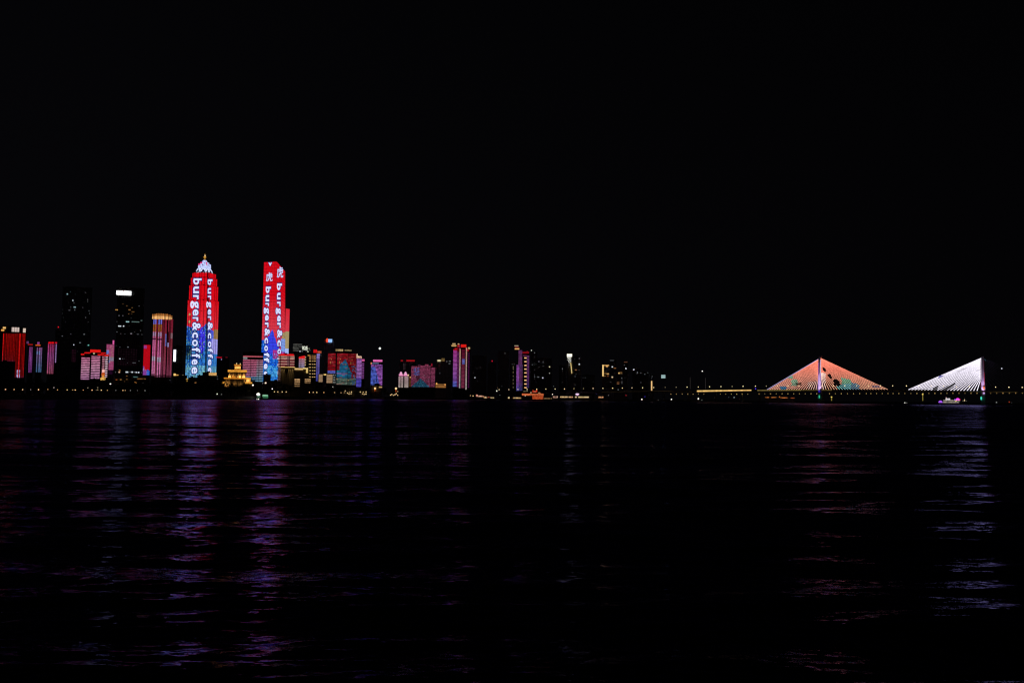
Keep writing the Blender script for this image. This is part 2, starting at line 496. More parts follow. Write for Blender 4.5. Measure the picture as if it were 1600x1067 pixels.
# ------------------------------------------------------------------ tower with the stepped crown
def stepped_tower():
    Y = 2300.0
    phi = R(30)
    p = hit_y(320.4, 592, Y)
    base_ang = -math.atan2(p.x, p.y)
    T = Thing('skyscraper', 'tallest stepped skyscraper with gold finial, red LED walls turning blue, sideways lettering', 'skyscraper', 320.4, Y, 592, turn=-phi)
    W = 56.0
    zs = {y: T.pt(315, y, 20).z for y in (427, 434, 446, 469, 592, 600, 420, 407)}
    tiers = [(0.0, -0.3, zs[469], 0), (1.9, zs[469], zs[446], 1), (4.3, zs[446], zs[434], 2), (6.8, zs[434], zs[427], 3)]
    zb = zs[592]; ztop = zs[427]
    def H(z): return (z - zb) / (ztop - zb)
    redA = S(222, 10, 24); redB = S(228, 45, 60)
    def colL(u, h, i, j):      # left face of the picture
        edge = 0.45 + 0.05 * vnoise(u * 5, 3.1, 4) + (0.03 if u > .8 else 0)
        c = mixc(redB, redA, (h - 0.45) / 0.3)
        k = vnoise(u * 9, h * 45, 2)
        blue = mixc(S(20, 70, 190), S(60, 150, 215), k) if h < 0.36 else mixc(S(20, 60, 170), S(50, 115, 225), k)
        if h < 0.12: blue = mixc(S(50, 120, 200), S(120, 200, 225), k)
        if h < edge: c = blue
        d = ((u - 0.78) / 0.17) ** 2 + ((h - 0.36) / 0.125) ** 2
        if d < 1: c = mixc(S(75, 62, 245), S(55, 50, 215), k)
        if u < 0.28 and 0.22 < h < 0.31: c = mulc(c, 0.12)      # dark figure in the picture
        if u < 0.5 and 0.18 < h < 0.22: c = mulc(c, 0.35)
        if 0.05 < u < 0.16 and 0.50 < h < 0.62 and k > .45: c = S(190, 170, 110)
        if hrand(i, j, 8) > 0.93 and h < edge: c = S(150, 200, 160)
        if h < edge: c = mulc(c, .55 + .75 * hrand(i, j // 4, 19))
        if hrand(i, j, 18) > 0.9 and h < edge: c = mulc(c, 0.25)
        return c
    def colR(u, h, i, j):
        edge = 0.43 + 0.06 * (1 - u)
        k = vnoise(u * 7, h * 45, 6)
        c = mixc(redB, redA, (h - 0.45) / 0.3)
        if h < edge: c = mixc(S(70, 70, 200), S(85, 120, 235), k)
        if h < 0.30: c = mixc(S(25, 90, 190), S(70, 150, 220), k)
        if h < 0.12: c = mixc(S(60, 130, 190), S(110, 180, 200), k)
        if u > 0.62 and 0.38 < h < 0.47: c = S(165, 130, 80)
        if u > 0.45 and 0.24 < h < 0.38: c = S(165, 160, 240)
        return c
    for s, z0, z1, t in tiers:
        m = MB(); m.box(-W + s, -s, s, W - s, z0, z1)
        if t == 3: m.box(-W + 12, -12, 12, W - 12, z1 + 0.003, z1 + 3)
        m.build('wall', M_WALL, T.o)
        lz0 = max(z0, zb) + (0.3 if t else 0); lz1 = z1 - (0.8 if t < 3 else 0)
        ny = max(4, int((lz1 - lz0) / 1.7))
        def fL(u, v, i, j):
            z = lz1 + (lz0 - lz1) * v; h = H(z)
            uu = (u * (W - 2 * s) + s) / W
            k = 1.0
            if i in (2, 5, 15, 20, 26) or i >= 31: k = 0.22          # recessed joints
            if j == 0 and i % 8 in (0, 1): k *= 0.05
            if j % 9 == 8: k *= 0.8
            k *= 0.86 + 0.22 * hrand(i // 2, j // 2, 3)
            if hrand(i, j, 77) > 0.985: k *= 0.2
            return mulc(colL(uu, h, i, j), k)
        def fR(u, v, i, j):
            z = lz1 + (lz0 - lz1) * v; h = H(z)
            uu = (u * (W - 2 * s) + s) / W
            k = 1.0
            if i in (0, 1, 2, 6, 17, 21): k = 0.2
            k *= 0.8 + 0.22 * hrand(i // 2, j // 2, 5)
            return mulc(colR(uu, h, i, j), k)
        # left foot of the screen is stepped by lower roofs in front, those roofs are things of their own
        m = MB()
        yy = s - 0.5
        m.grid((-W + s, yy, lz0), (-s, yy, lz0), (-W + s, yy, lz1), (-s, yy, lz1), 32, ny, fL)
        m.box(-W + s, -s, yy + 0.01, yy + 0.45, lz0, lz1)
        m.build('led_facade', M_LED, T.o)
        m = MB()
        xx = -s + 0.5
        m.grid((xx, s, lz0), (xx, W - s, lz0), (xx, s, lz1), (xx, W - s, lz1), 26, ny, fR)
        m.box(xx - 0.45, xx - 0.01, s, W - s, lz0, lz1)
        m.build('led_facade', M_LED, T.o)
    # crown: white-lavender stepped pyramid of LED tiles
    cw = S(212, 222, 255, 1.1); cd_ = S(40, 35, 90)
    def fC(u, v, i, j):
        k = vnoise(i * 0.7, j * 0.7, 31)
        if k < 0.22 and 1 < i < 11: return cd_
        if i <= 2 and j < 3: return S(210, 40, 110)
        return mixc(cw, S(150, 165, 240), hrand(i, j, 2) * .8)
    def fC2(u, v, i, j):
        k = vnoise(i * 0.9, j * 0.5 + 3, 11)
        return cw if k > 0.45 else S(22, 10, 40)
    def frustum(s0, s1, z0, z1, n, ny, fn, nm):
        b = [(-W + s0, s0, z0), (-s0, s0, z0), (-s0, W - s0, z0), (-W + s0, W - s0, z0)]
        t = [(-W + s1, s1, z1), (-s1, s1, z1), (-s1, W - s1, z1), (-W + s1, W - s1, z1)]
        m = MB()
        m.grid(b[0], b[1], t[0], t[1], n, ny, fn)
        m.grid(b[1], b[2], t[1], t[2], n, ny, fn)
        m.grid(b[2], b[3], t[2], t[3], n, ny, fn)
        m.grid(b[3], b[0], t[3], t[0], n, ny, fn)
        k = len(m.v); m.v += t; m.face((k, k + 1, k + 2, k + 3), (0.02, 0.02, 0.04))
        m.build(nm, M_LED, T.o)
    z427, z420, z407 = zs[427], zs[420], zs[407]
    frustum(11.5, 15.0, z427, z420, 18, 6, fC2, 'crown_base')
    frustum(16.2, 16.6, z420, z420 + 13.5, 12, 9, fC, 'crown')
    frustum(19.5, 20.0, z420 + 13.6, z420 + 18, 8, 3, fC, 'crown')
    frustum(22.6, 25.0, z420 + 18.1, z407 + 1.5, 6, 3, lambda u, v, i, j: mixc(cw, S(130, 140, 230), hrand(i, j, 4)), 'crown')
    c = -W / 2
    m = MB()
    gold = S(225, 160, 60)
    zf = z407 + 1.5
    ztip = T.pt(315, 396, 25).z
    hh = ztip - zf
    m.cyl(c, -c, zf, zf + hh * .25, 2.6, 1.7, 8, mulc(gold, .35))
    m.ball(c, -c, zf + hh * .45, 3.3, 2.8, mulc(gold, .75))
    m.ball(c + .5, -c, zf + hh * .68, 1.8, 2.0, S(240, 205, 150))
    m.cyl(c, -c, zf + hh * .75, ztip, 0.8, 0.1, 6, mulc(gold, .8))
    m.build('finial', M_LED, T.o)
    word = 'burger&coffee'
    ysL = [(435, 445), (447.5, 458.5), (461, 469), (470, 482), (483, 493.5), (495.5, 502), (503.5, 517), (519, 528), (530.5, 541), (543, 550.5), (552.5, 559.5), (561, 570), (573, 584)]
    ysR = [(436.5, 446), (450, 459), (462, 468.5), (471, 481), (483, 492), (494, 500.5), (503, 517), (520, 529), (533, 543), (544, 551), (553, 560), (561, 571), (574, 583)]
    for nm, offc, col, back in (('lettering_outline', 0.085, NAVY, 0), ('lettering', 0.025, LET, 1)):
        m = MB()
        for ch, (a, b) in zip(word, ysL):
            q = 3.2 if a < 446 else (2.4 if a < 460 else 0)
            tin = 4.3 if a < 446 else (1.9 if a < 469 else 0.0)
            plane = lambda px, py, q=q, tin=tin: T.pt(px, py, tin - 0.9 - 0.4 * back)
            xb = 299.6 + (585 - a) / 150 * 3.0
            letter(m, ch, plane, xb, a, b, 9.8, col, offc)
        m.build(nm, M_LED, T.o); m = MB()
        for ch, (a, b) in zip(word, ysR):
            tin = 4.3 if a < 446 else (1.9 if a < 469 else 0.0)
            plane = lambda px, py, tin=tin: T.ptx(px, py, -tin + 0.9 + 0.4 * back)
            letter(m, ch, plane, 325.4 - (585 - a) / 150 * 0.6, a, b, 5.7, col, offc)
        m.build(nm, M_LED, T.o)
stepped_tower()

# ------------------------------------------------------------------ tower with the slanting roof
def slant_tower():
    Y = 2300.0; phi = R(38)
    T = Thing('skyscraper', 'slab skyscraper with slanting roof, red LED walls above a blue mountain picture', 'skyscraper', 426.3, Y, 590, turn=-phi)
    ztop = T.pt(430, 409, 0).z; zb = T.pt(426, 596, 0).z
    Hh = ztop
    L0 = Vector((-38, 0, -0.3)); A0 = Vector((0, 0, -0.3)); B0 = Vector((9.4, 9.4, -0.3)); R0 = Vector((9.4, 40.4, -0.3)); K0 = Vector((-38, 40.4, -0.3))
    drop = T.pt(430, 409, 0).z - T.pt(430, 421.5, 0).z
    L1 = Vector((-38, 0, ztop)); A1 = Vector((0, 0, ztop)); B1 = Vector((1.8, 1.8, ztop - 1)); R1 = Vector((1.8, 36, ztop - drop)); K1 = Vector((-38, 36, ztop - drop))
    m = MB(); m.prism([L0, A0, B0, R0, K0], [L1, A1, B1, R1, K1]); m.build('wall', M_WALL, T.o)
    zw = T.ptx(447, 482, 8).z
    m = MB(); m.box(-20, 5.6, 36.8, 54, -0.3, zw); m.build('side_wing', M_WALL, T.o)
    redA = S(218, 12, 28); redB = S(222, 60, 78)
    def pal(w, h, i, j):
        """w = 0..1 round the corner, h = height 0..1 (0 at the row 596, 1 at the roof)"""
        c = mixc(redB, redA, (h - 0.42) / 0.3)
        k = vnoise(w * 14, h * 40, 12)
        peak = 0.42 - abs(w - 0.36) * (0.42 if w < .36 else .52) + 0.02 * vnoise(w * 20, 1, 3)
        base = 0.345 if w < 0.14 else 0.22 + 0.03 * vnoise(w * 9, 2, 5)
        if h < peak: c = mixc(S(62, 60, 245), S(50, 80, 230), k)
        if h < base: c = mixc(S(10, 60, 215), S(30, 120, 235), k)
        if w > 0.40 and h < 0.26 and h > 0.19: c = mixc(S(110, 60, 200), S(200, 50, 120), k)
        if h < 0.13: c = mixc(S(20, 110, 225), S(80, 180, 240), k * k * 1.3)
        if w > 0.78 and 0.27 < h < 0.43 - (1 - w) * .1: c = S(170, 150, 105)
        if w > 0.74 and 0.25 < h < 0.36 and w < .93: c = S(130, 160, 235)
        if w > 0.90 and 0.20 < h < 0.28: c = S(170, 190, 250)
        if h < base and hrand(i, j, 5) > .94: c = S(120, 200, 250)
        if h < base: c = mulc(c, .65 + .6 * hrand(i, j // 3, 19))
        if h < base and hrand(i, j, 6) > .9: c = mulc(c, .35)
        return c
    def wall(P00, P10, P01, P11, w0, w1, nx, n_out, nm='led_facade', lean=None):
        zz0 = zb
        def at(p0, p1, z): return p0.lerp(p1, (z - p0.z) / (p1.z - p0.z))
        a = at(P00, P01, zz0) + n_out; b = at(P10, P11, zz0) + n_out; c = P01 + n_out; d = P11 + n_out
        ny = 176
        def fn(u, v, i, j):
            z = c.lerp(d, u).lerp(a.lerp(b, u), v).z
            h = (z - zb) / (ztop - zb)
            k = 0.82 + 0.22 * hrand(i // 2, j // 2, 21)
            if i % 6 == 5: k *= 0.72
            if j % 5 == 4: k *= 0.7
            return mulc(pal(w0 + (w1 - w0) * u, h, i, j), k)
        m = MB(); m.grid(a, b, c, d, nx, ny, fn)
        return m.build(nm, M_LED, T.o)
    wall(L0, A0, L1, A1, 0.0, 0.42, 26, Vector((0, -0.5, 0)))
    wall(A0, B0, A1, B1, 0.43, 0.60, 10, Vector((0.36, -0.36, 0)), 'led_corner')
    wall(B0, R0, B1, R1, 0.60, 0.90, 20, Vector((0.5, 0, 0)))
    m = MB(); x = 6.6
    def fw(u, v, i, j):
        z = zw + (zb - zw) * v; h = (z - zb) / (ztop - zb)
        return mulc(pal(0.92 + 0.08 * u, h, i, j), 0.8 + .2 * hrand(i, j, 3))
    m.grid((x, 37, zb), (x, 54, zb), (x, 37, zw), (x, 54, zw), 12, 110, fw)
    m.box(5.6, x - 0.01, 37, 54, zb, zw)
    m.build('led_facade', M_LED, T.o)
    # lettering on both faces
    def plane_of(P, Q, Rr, off):
        P = Vector(P); n = (Vector(Q) - P).cross(Vector(Rr) - P).normalized()
        o = T.Mi @ CAMP
        if n.dot(o - P) < 0: n = -n
        P = P + n * off
        def f(px, py):
            d = T.Mi.to_3x3() @ ray(px, py)
            return o + d * ((P - o).dot(n) / d.dot(n))
        return f
    yl = [(448, 458), (461, 471), (473.5, 478.5), (480.5, 490.5), (492, 501), (504, 512), (513, 525.5), (527.5, 536.5), (540, 548.5), (551, 558), (558.5, 566.5), (568, 576.5), (580, 590)]
    yr = [(443, 453.5), (457.5, 468), (471.5, 479), (481, 491), (493, 502.5), (504, 513), (515, 528.5), (531, 541), (545, 554), (557, 565), (567, 575), (577, 587), (588, 597)]
    word = 'burger&coffee'
    for nm, offc, col, back in (('lettering_outline', 0.095, NAVY, 0), ('lettering', 0.03, LET, 1)):
        fl = plane_of(L0, A0, L1, 1.0 + 0.4 * back); fr = plane_of(B0, R0, B1, 1.0 + 0.4 * back)
        m = MB()
        for ch, (a, b) in zip(word, yl):
            letter(m, ch, fl, 412.4 + (580 - a) / 130 * 3.2, a, b, 6.0, col, offc)
        m.build(nm, M_LED, T.o); m = MB()
        for ch, (a, b) in zip(word, yr):
            letter(m, ch, fr, 434.2 - (580 - a) / 130 * 1.0, a, b, 5.8, col, offc)
        m.build(nm, M_LED, T.o)
        for a in (('虎', fl, 415.4, 425.5, 440, 10.6, col, offc * .35), ('虎', fr, 432.4, 416.5, 434.5, 10.3, col, offc * .35), ('v', fl, 419.4, 410.2, 415.6, 5.4, col, offc)):
            m = MB(); letter(m, *a, rot=False); m.build(nm, M_LED, T.o)
slant_tower()

# ------------------------------------------------------------------ the other lit buildings, from left to right
def red_hotel():
    T = Thing('hotel_tower', 'broad red striped hotel with gold and white lamps along its roof, at the left edge', 'building', 20, 1500, 560)
    T.body(-2, 511, 40, mat=M_WALL2, depth=40)
    mask = [0, 1, .15, .35, .1, .55, .1, .5, .3, .45, .15, .5, .3, .45, .2, .55, .2, .5, .25, .4, .3, .3, .2, .45, 1, .6, .2, .15, .45, .1, .6, .15, .7, .05]
    pal = vgrad((0, S(225, 22, 18)), (.6, S(205, 18, 18)), (.95, S(190, 30, 35)), (1, S(150, 40, 80)))
    T.led(3, 521, 23.5, 564.5, 18, 44, vlines(pal, mask[:18], .35, 3))
    T.led(23.5, 521, 39, 590, 16, 70, lambda u, v, i, j: (S(200, 190, 250) if (v > .83 and i in (4, 5, 8)) else vlines(pal, mask[18:], .35, 4)(u, v, i, j)) if not (v > .83 and i in (4, 5, 8) and hrand(i, j, 1) < .3) else (0, 0, 0))
    T.led(18, 511.5, 30, 518.5, 9, 3, lambda u, v, i, j: mulc(S(250, 225, 215), .9 if i % 3 else .45), 'roof_lamp_panel')
    T.led(36, 513, 40.2, 519.5, 3, 3, lambda u, v, i, j: S(252, 225, 205), 'roof_lamp_panel')
    T.glow(4.5, 510.8, 9, 513.6, S(235, 185, 110), 'roof_lamp'); T.glow(2, 514.6, 6.6, 517.2, S(235, 165, 80), 'roof_lamp')
    D = Thing('dark_building', 'low unlit building hiding the lower left corner of the red striped hotel', 'building', 10, 1380, 590)
    D.body(-6, 565.5, 23.3, mat=M_WALL, depth=25)
red_hotel()

def slim(name, label, px0, px1, top, Y, leds, extras=()):
    T = Thing(name, label, 'building', (px0 + px1) / 2, Y, 565)
    T.body(px0, top, px1, mat=M_WALL2, depth=18)
    for a in leds: T.led(*a)
    for a in extras: T.glow(*a)
    return T
pv = vgrad((0, S(150, 70, 140)), (.5, S(160, 80, 170)), (1, S(130, 60, 140)))
slim('apartment_tower', 'dim purple striped slim tower just right of the broad red hotel', 42.5, 51.5, 538, 1700,
     [(45, 542, 51, 582, 6, 40, vlines(pv, [.8, .25, .9, .3, .7, .15], .3, 5))],
     [(43.5, 537.6, 51, 539, S(170, 25, 25), 'roof_light_strip'), (41.5, 533.2, 45, 536.8, S(90, 50, 95), 'roof_light')])
slim('apartment_tower', 'slim tower with orange roof line and blue-white patch among purple stripes', 55.5, 65, 539, 1700,
     [(57, 543, 65, 581.5, 8, 40, lambda u, v, i, j: mulc(S(150, 170, 240) if .14 < v < .28 and i < 5 else mixc(S(175, 110, 180), S(90, 130, 180), v * 1.1), [.9, .12, .05, .3, .9, .5, .1, .8][i] * (.7 + .5 * hrand(i, j, 2))))],
     [(55.5, 538.6, 63.2, 540.2, S(215, 90, 35), 'roof_light_strip'), (58.3, 534.4, 61.8, 537.8, S(140, 60, 130), 'roof_light')])
slim('apartment_tower', 'pair of magenta striped slim slabs with red roof caps, left of the dark skyscraper', 74, 89, 534.5, 1700,
     [(74.3, 537.5, 84.8, 584, 10, 46, vlines(vgrad((0, S(205, 60, 120)), (.4, S(190, 90, 170)), (1, S(195, 95, 125))), [.95, .4, .2, .65, .6, .15, .7, .2, .65, .2], .3, 8)),
      (86, 537.5, 88.6, 566.5, 3, 28, vlines(const(S(190, 150, 225)), [.2, .9, .2], .3, 9))],
     [(75.5, 534.2, 79.5, 536.8, RED, 'roof_light'), (80.2, 534.2, 84.4, 536.8, RED, 'roof_light'), (86, 534.4, 89.2, 536.6, S(190, 20, 40), 'roof_light')])

def dark_tower_left():
    T = Thing('dark_skyscraper', 'tall unlit skyscraper with scattered white windows, left of the white-topped office tower', 'skyscraper', 118, 2400, 530)
    T.body(95, 449, 141.5, mat=M_WALL, depth=40)
    w = [(105.2, 459.5, 1.8, 1.6, CC), (110, 456, 1, 1, CCD), (118, 459.8, 1, 1, mulc(CCD, .4)), (113.8, 469.5, 1.2, 1.8, CW), (115.7, 473.3, 1.2, 1.1, CWD),
         (116.8, 479.9, 3.6, 1.3, CC), (110.5, 480, 1.4, 1, mulc(CWD, .6)), (108.5, 484.8, 3.6, 1.1, mulc(CWD, .5)), (116.7, 484.2, 1.3, 1.8, CWD),
         (133.4, 457.2, 1.2, 1, mulc(CWD, .6)), (136.9, 468, 1, 1, CWD), (137, 471.3, 1, 1, CWD), (129.4, 480.6, 1.3, 1, mulc(CWD, .7)), (139, 485.7, 1.2, 1, CWD),
         (140, 490, 1, 1, CWD), (133.9, 496, 1.2, 1.2, CWD), (137.8, 503, 1, .9, mulc(CWD, .4)), (110.5, 521.9, 1.6, 1, mulc(CWD, .6)), (131.5, 522.2, 2.6, 1.3, CWD),
         (97.4, 525, 2, 1, CWD), (115.3, 538.7, 1.2, 1.3, CW), (125.2, 535.4, 3.2, 1.2, CWD), (138.2, 539.3, 2, 1.6, S(110, 190, 180)),
         (98.3, 484, 1, 2.4, mulc(CWD, .15)), (97.6, 490, 1, 3, mulc(CWD, .12)), (98.8, 496, 1, 2.2, mulc(CWD, .14)), (121, 549, 1, 1, mulc(CWD, .2))]
    T.wins(w)
    T.led(112, 546, 119, 566, 6, 16, cells(const(S(38, 12, 26)), .6, 4), 'dim_glow_panel')  # faint purple building put in as a dim glowing panel
    B = Thing('dark_building', 'unlit block with a single red beacon, left of the tall dark skyscraper', 'building', 91, 2500, 560)
    B.body(85, 516, 96.5, mat=M_WALL, depth=25); B.post(91, 511.6, 516, .5); B.glow(90.3, 510.2, 92, 512, S(235, 20, 35), 'beacon')
dark_tower_left()

def tiered_pink():
    T = Thing('hotel_block', 'hotel in three bays of white-pink floor lines under red roof signs', 'building', 148, 1500, 570)
    T.body(126.5, 555.5, 140.8, mat=M_WALL2, depth=26); T.body(141.2, 551.5, 157, mat=M_WALL2, depth=30, y=-1.0); T.body(157.2, 555.5, 169.5, mat=M_WALL2, depth=26)
    pal = vgrad((0, S(215, 125, 165)), (.5, S(225, 155, 190)), (1, S(195, 130, 180)))
    T.led(126.6, 558.7, 139.9, 593.9, 9, 26, hlines(pal, .12, .3, 2)); T.led(142.3, 556.2, 156, 592.5, 9, 28, hlines(pal, .12, .3, 3), y=-1.5)
    T.led(159.2, 557, 163, 590.5, 4, 24, hlines(mixc and const(S(200, 130, 150)), .1, .3, 4)); T.led(164.3, 557, 167.9, 590.5, 4, 24, hlines(const(S(225, 190, 205)), .05, .3, 5))
    for a in ((126.3, 552.6, 131.8, 554.6), (131.8, 550.3, 140.5, 552.2), (157.2, 550.8, 165.5, 552.4), (152.5, 553.3, 162.5, 555.1), (163, 554.2, 169.9, 556.2)):
        T.glow(*a, S(215, 22, 22), 'roof_light_strip', y=-1.2)
    T.glow(140.9, 546.3, 157.2, 551.4, S(222, 24, 20), 'roof_sign', y=-1.2)
    T.wins([(146.8, 552.3, 1.8, 1.5, S(255, 230, 180))], 'roof_lamp', y=-1.9)
tiered_pink()

def gold_spire():
    T = Thing('clock_turret', 'small glowing golden turret with bright red-white cap in front of the pink-lined hotel', 'tower', 161, 1420, 590)
    T.body(156.5, 595, 165.5, mat=M_STONE, depth=9)
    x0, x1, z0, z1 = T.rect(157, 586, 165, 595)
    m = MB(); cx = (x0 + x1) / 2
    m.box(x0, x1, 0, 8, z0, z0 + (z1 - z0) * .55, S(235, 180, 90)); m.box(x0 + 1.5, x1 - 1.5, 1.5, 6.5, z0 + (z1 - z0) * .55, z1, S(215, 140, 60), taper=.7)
    m.build('glowing_gable', M_LED, T.o)  # floodlit gold of gable and spire put in as emission
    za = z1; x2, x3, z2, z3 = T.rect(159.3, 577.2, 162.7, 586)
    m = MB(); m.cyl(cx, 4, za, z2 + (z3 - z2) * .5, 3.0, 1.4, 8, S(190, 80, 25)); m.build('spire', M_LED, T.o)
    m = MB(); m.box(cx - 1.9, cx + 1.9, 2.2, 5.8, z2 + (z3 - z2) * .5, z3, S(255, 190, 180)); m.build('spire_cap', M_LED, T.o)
gold_spire()

def pink_slab():
    T = Thing('slab_building', 'narrow pink LED slab with roof mast, left edge of the white-topped office tower', 'building', 172, 1900, 560)
    T.body(166, 538, 178.2, mat=M_WALL, depth=20)
    def f(u, v, i, j):
        c = S(175, 78, 125)
        if (u - .15) ** 2 / .04 + (v - .3) ** 2 / .006 < 1: c = S(120, 130, 220)
        if u > .35 and .5 < v < .66: c = S(150, 135, 165)
        if (u - .3) ** 2 / .05 + (v - .68) ** 2 / .003 < 1: c = S(120, 130, 215)
        if hrand(i, j, 3) > .92: c = S(190, 160, 120)
        return mulc(c, .7 + .5 * hrand(i, j, 4))
    T.led(166, 538, 177.8, 577.8, 12, 40, f)
    T.led(168, 578, 175.5, 585, 7, 7, cells(const(S(48, 14, 48)), .5, 5), 'dim_glow_panel')
    T.glow(176, 531.8, 178.4, 537.8, S(220, 90, 160), 'roof_mast_light')
pink_slab()

def office():
    T = Thing('office_tower', 'tall dark office tower with bright white sign on top and a few lit floors', 'skyscraper', 202, 1850, 530)
    T.body(181, 450, 223.5, mat=M_WALL, depth=42)
    T.glow(182, 454.6, 205, 460.9, S(255, 255, 255, 2.4), 'roof_sign')
    T.wins([(193.2, 454.9, 2.2, .9, S(180, 25, 35))], 'sign_mark', y=-.9)
    w = [(198.2, 477.8, 2, 1.1, CGD), (192, 474.8, 3, .9, mulc(CGD, .4)), (217.3, 478.2, 1.2, 1, CWD), (182.2, 484.1, 4, 1.2, S(190, 140, 70)), (202.4, 484.1, 3.8, 1.3, S(150, 105, 55)),
         (206.5, 480.8, 2.5, 1, CGD), (207.7, 487.2, 5, 1.1, mulc(S(150, 105, 55), .6)), (201, 490.4, 2, 1.1, CGD), (206, 490.4, 1.5, 1, mulc(CGD, .6)), (186, 493.1, 2, 1.1, CWD), (192, 493.2, 1.4, 1.1, CWD),
         (205, 497, 1.2, 1, mulc(CWD, .4)), (199.3, 502.7, 5, 1.5, S(160, 205, 205)), (211.7, 502.9, 14, 1.2, S(95, 120, 115)), (221, 500.8, 3, 1.1, S(100, 125, 120)),
         (187, 509.5, 4.6, 1.5, CW), (193.1, 509.5, 2, 1.6, CW), (182.8, 502.5, 1.2, 1, mulc(CWD, .5)), (202, 509.5, 1.2, .9, mulc(CWD, .3)), (182.8, 518.6, 1.4, 1.2, CWD), (188.5, 521.3, 1.6, 1, mulc(CWD, .5)),
         (195, 521.6, 2.4, .8, mulc(CWD, .25)), (205, 521.2, 3, 1.4, S(125, 130, 130)), (210, 518.6, 1, 1, mulc(CWD, .35)), (215.5, 522.2, 4, .9, mulc(CWD, .6)), (219.7, 516.5, 1.3, 1.3, mulc(CWD, .7)), (221.7, 522.6, 1.6, 1, mulc(CWD, .6)),
         (187.3, 542.3, 1.4, 1, mulc(CWD, .6)), (200, 542.2, 3, 1.3, CWD), (181.5, 540, 1, 1, mulc(CWD, .3)), (187.3, 560.5, 2.4, 1.5, CW), (191.6, 560.5, 1.2, 1.1, CWD), (194, 560.3, 1, 1, mulc(CWD, .5)),
         (209.5, 566.8, 6, 1, mulc(CWD, .7)), (217.3, 564, 1.2, 1.4, mulc(CWD, .6)), (199, 566.8, 1.2, 1, mulc(CWD, .4)), (186.3, 581.3, 2.4, 1.6, S(220, 180, 150)), (187, 578.6, 2.6, 1.4, S(170, 120, 60)), (180.5, 581.4, 1, 1.6, CWD),
         (198.3, 581.3, 4, 1.8, CW), (203.5, 581, 1.8, 1.2, CWD), (206.6, 581.3, 2.4, 1.8, CW), (210, 581.4, 2, 1.5, CWD), (213, 581.6, 2.2, 1.6, CW), (216.6, 581.8, 2.2, 1.8, CW), (221, 582, 1.8, 1, mulc(CWD, .5)),
         (211, 589, 10.5, 1.8, S(75, 110, 108)), (206.5, 588.6, 2, 1.8, S(120, 160, 150))]
    T.wins(w)
    T.led(184, 545, 214, 572, 15, 14, cells(const(S(22, 8, 16)), .8, 4), 'dim_glow_panel', y=-.2)
    P = Thing('podium_building', 'low dark building with a long dim orange line below the white-signed tower', 'building', 205, 1500, 596)
    P.body(178, 590.5, 232, mat=M_WALL3, depth=20)
    P.wins([(221, 591.9, 16, 1.6, S(125, 82, 45)), (198.2, 587.4, 2.6, 1.4, S(125, 85, 45)), (188.7, 593, 3, 1.5, S(150, 110, 55)), (182, 593.2, 3, 1.6, S(140, 75, 35)), (198, 592.5, 2.4, 1.6, S(110, 80, 40)),
            (211.6, 597.7, 3, 2, S(225, 160, 80)), (194.6, 595.8, 1.2, 1, CGD), (223, 598.2, 3, .8, mulc(CWD, .3))], y=-.3)
office()

def red_slab():
    T = Thing('slab_building', 'narrow plain red LED slab with blue foot beside the gold-crowned tower', 'building', 229, 1900, 560)
    T.body(224, 538.8, 234.3, mat=M_WALL, depth=20)
    def f(u, v, i, j):
        c = S(208, 12, 28)
        if u < .5 and v < .14 and (u - .2) ** 2 * 4 + (v - .07) ** 2 * 300 < 1: c = S(175, 60, 150)
        if v > .80 + .1 * vnoise(u * 4, 1, 3) - (.12 if u < .15 else 0): c = S(150, 70, 170) if u < .55 else S(35, 90, 215)
        if v > .86 and u > .55: c = S(30, 100, 215)
        if hrand(i, j, 5) > .95 and v > .7: c = S(190, 190, 250)
        return mulc(c, .85 + .25 * hrand(i, j, 4))
    T.led(224, 538.8, 234.3, 586, 11, 48, f)
red_slab()

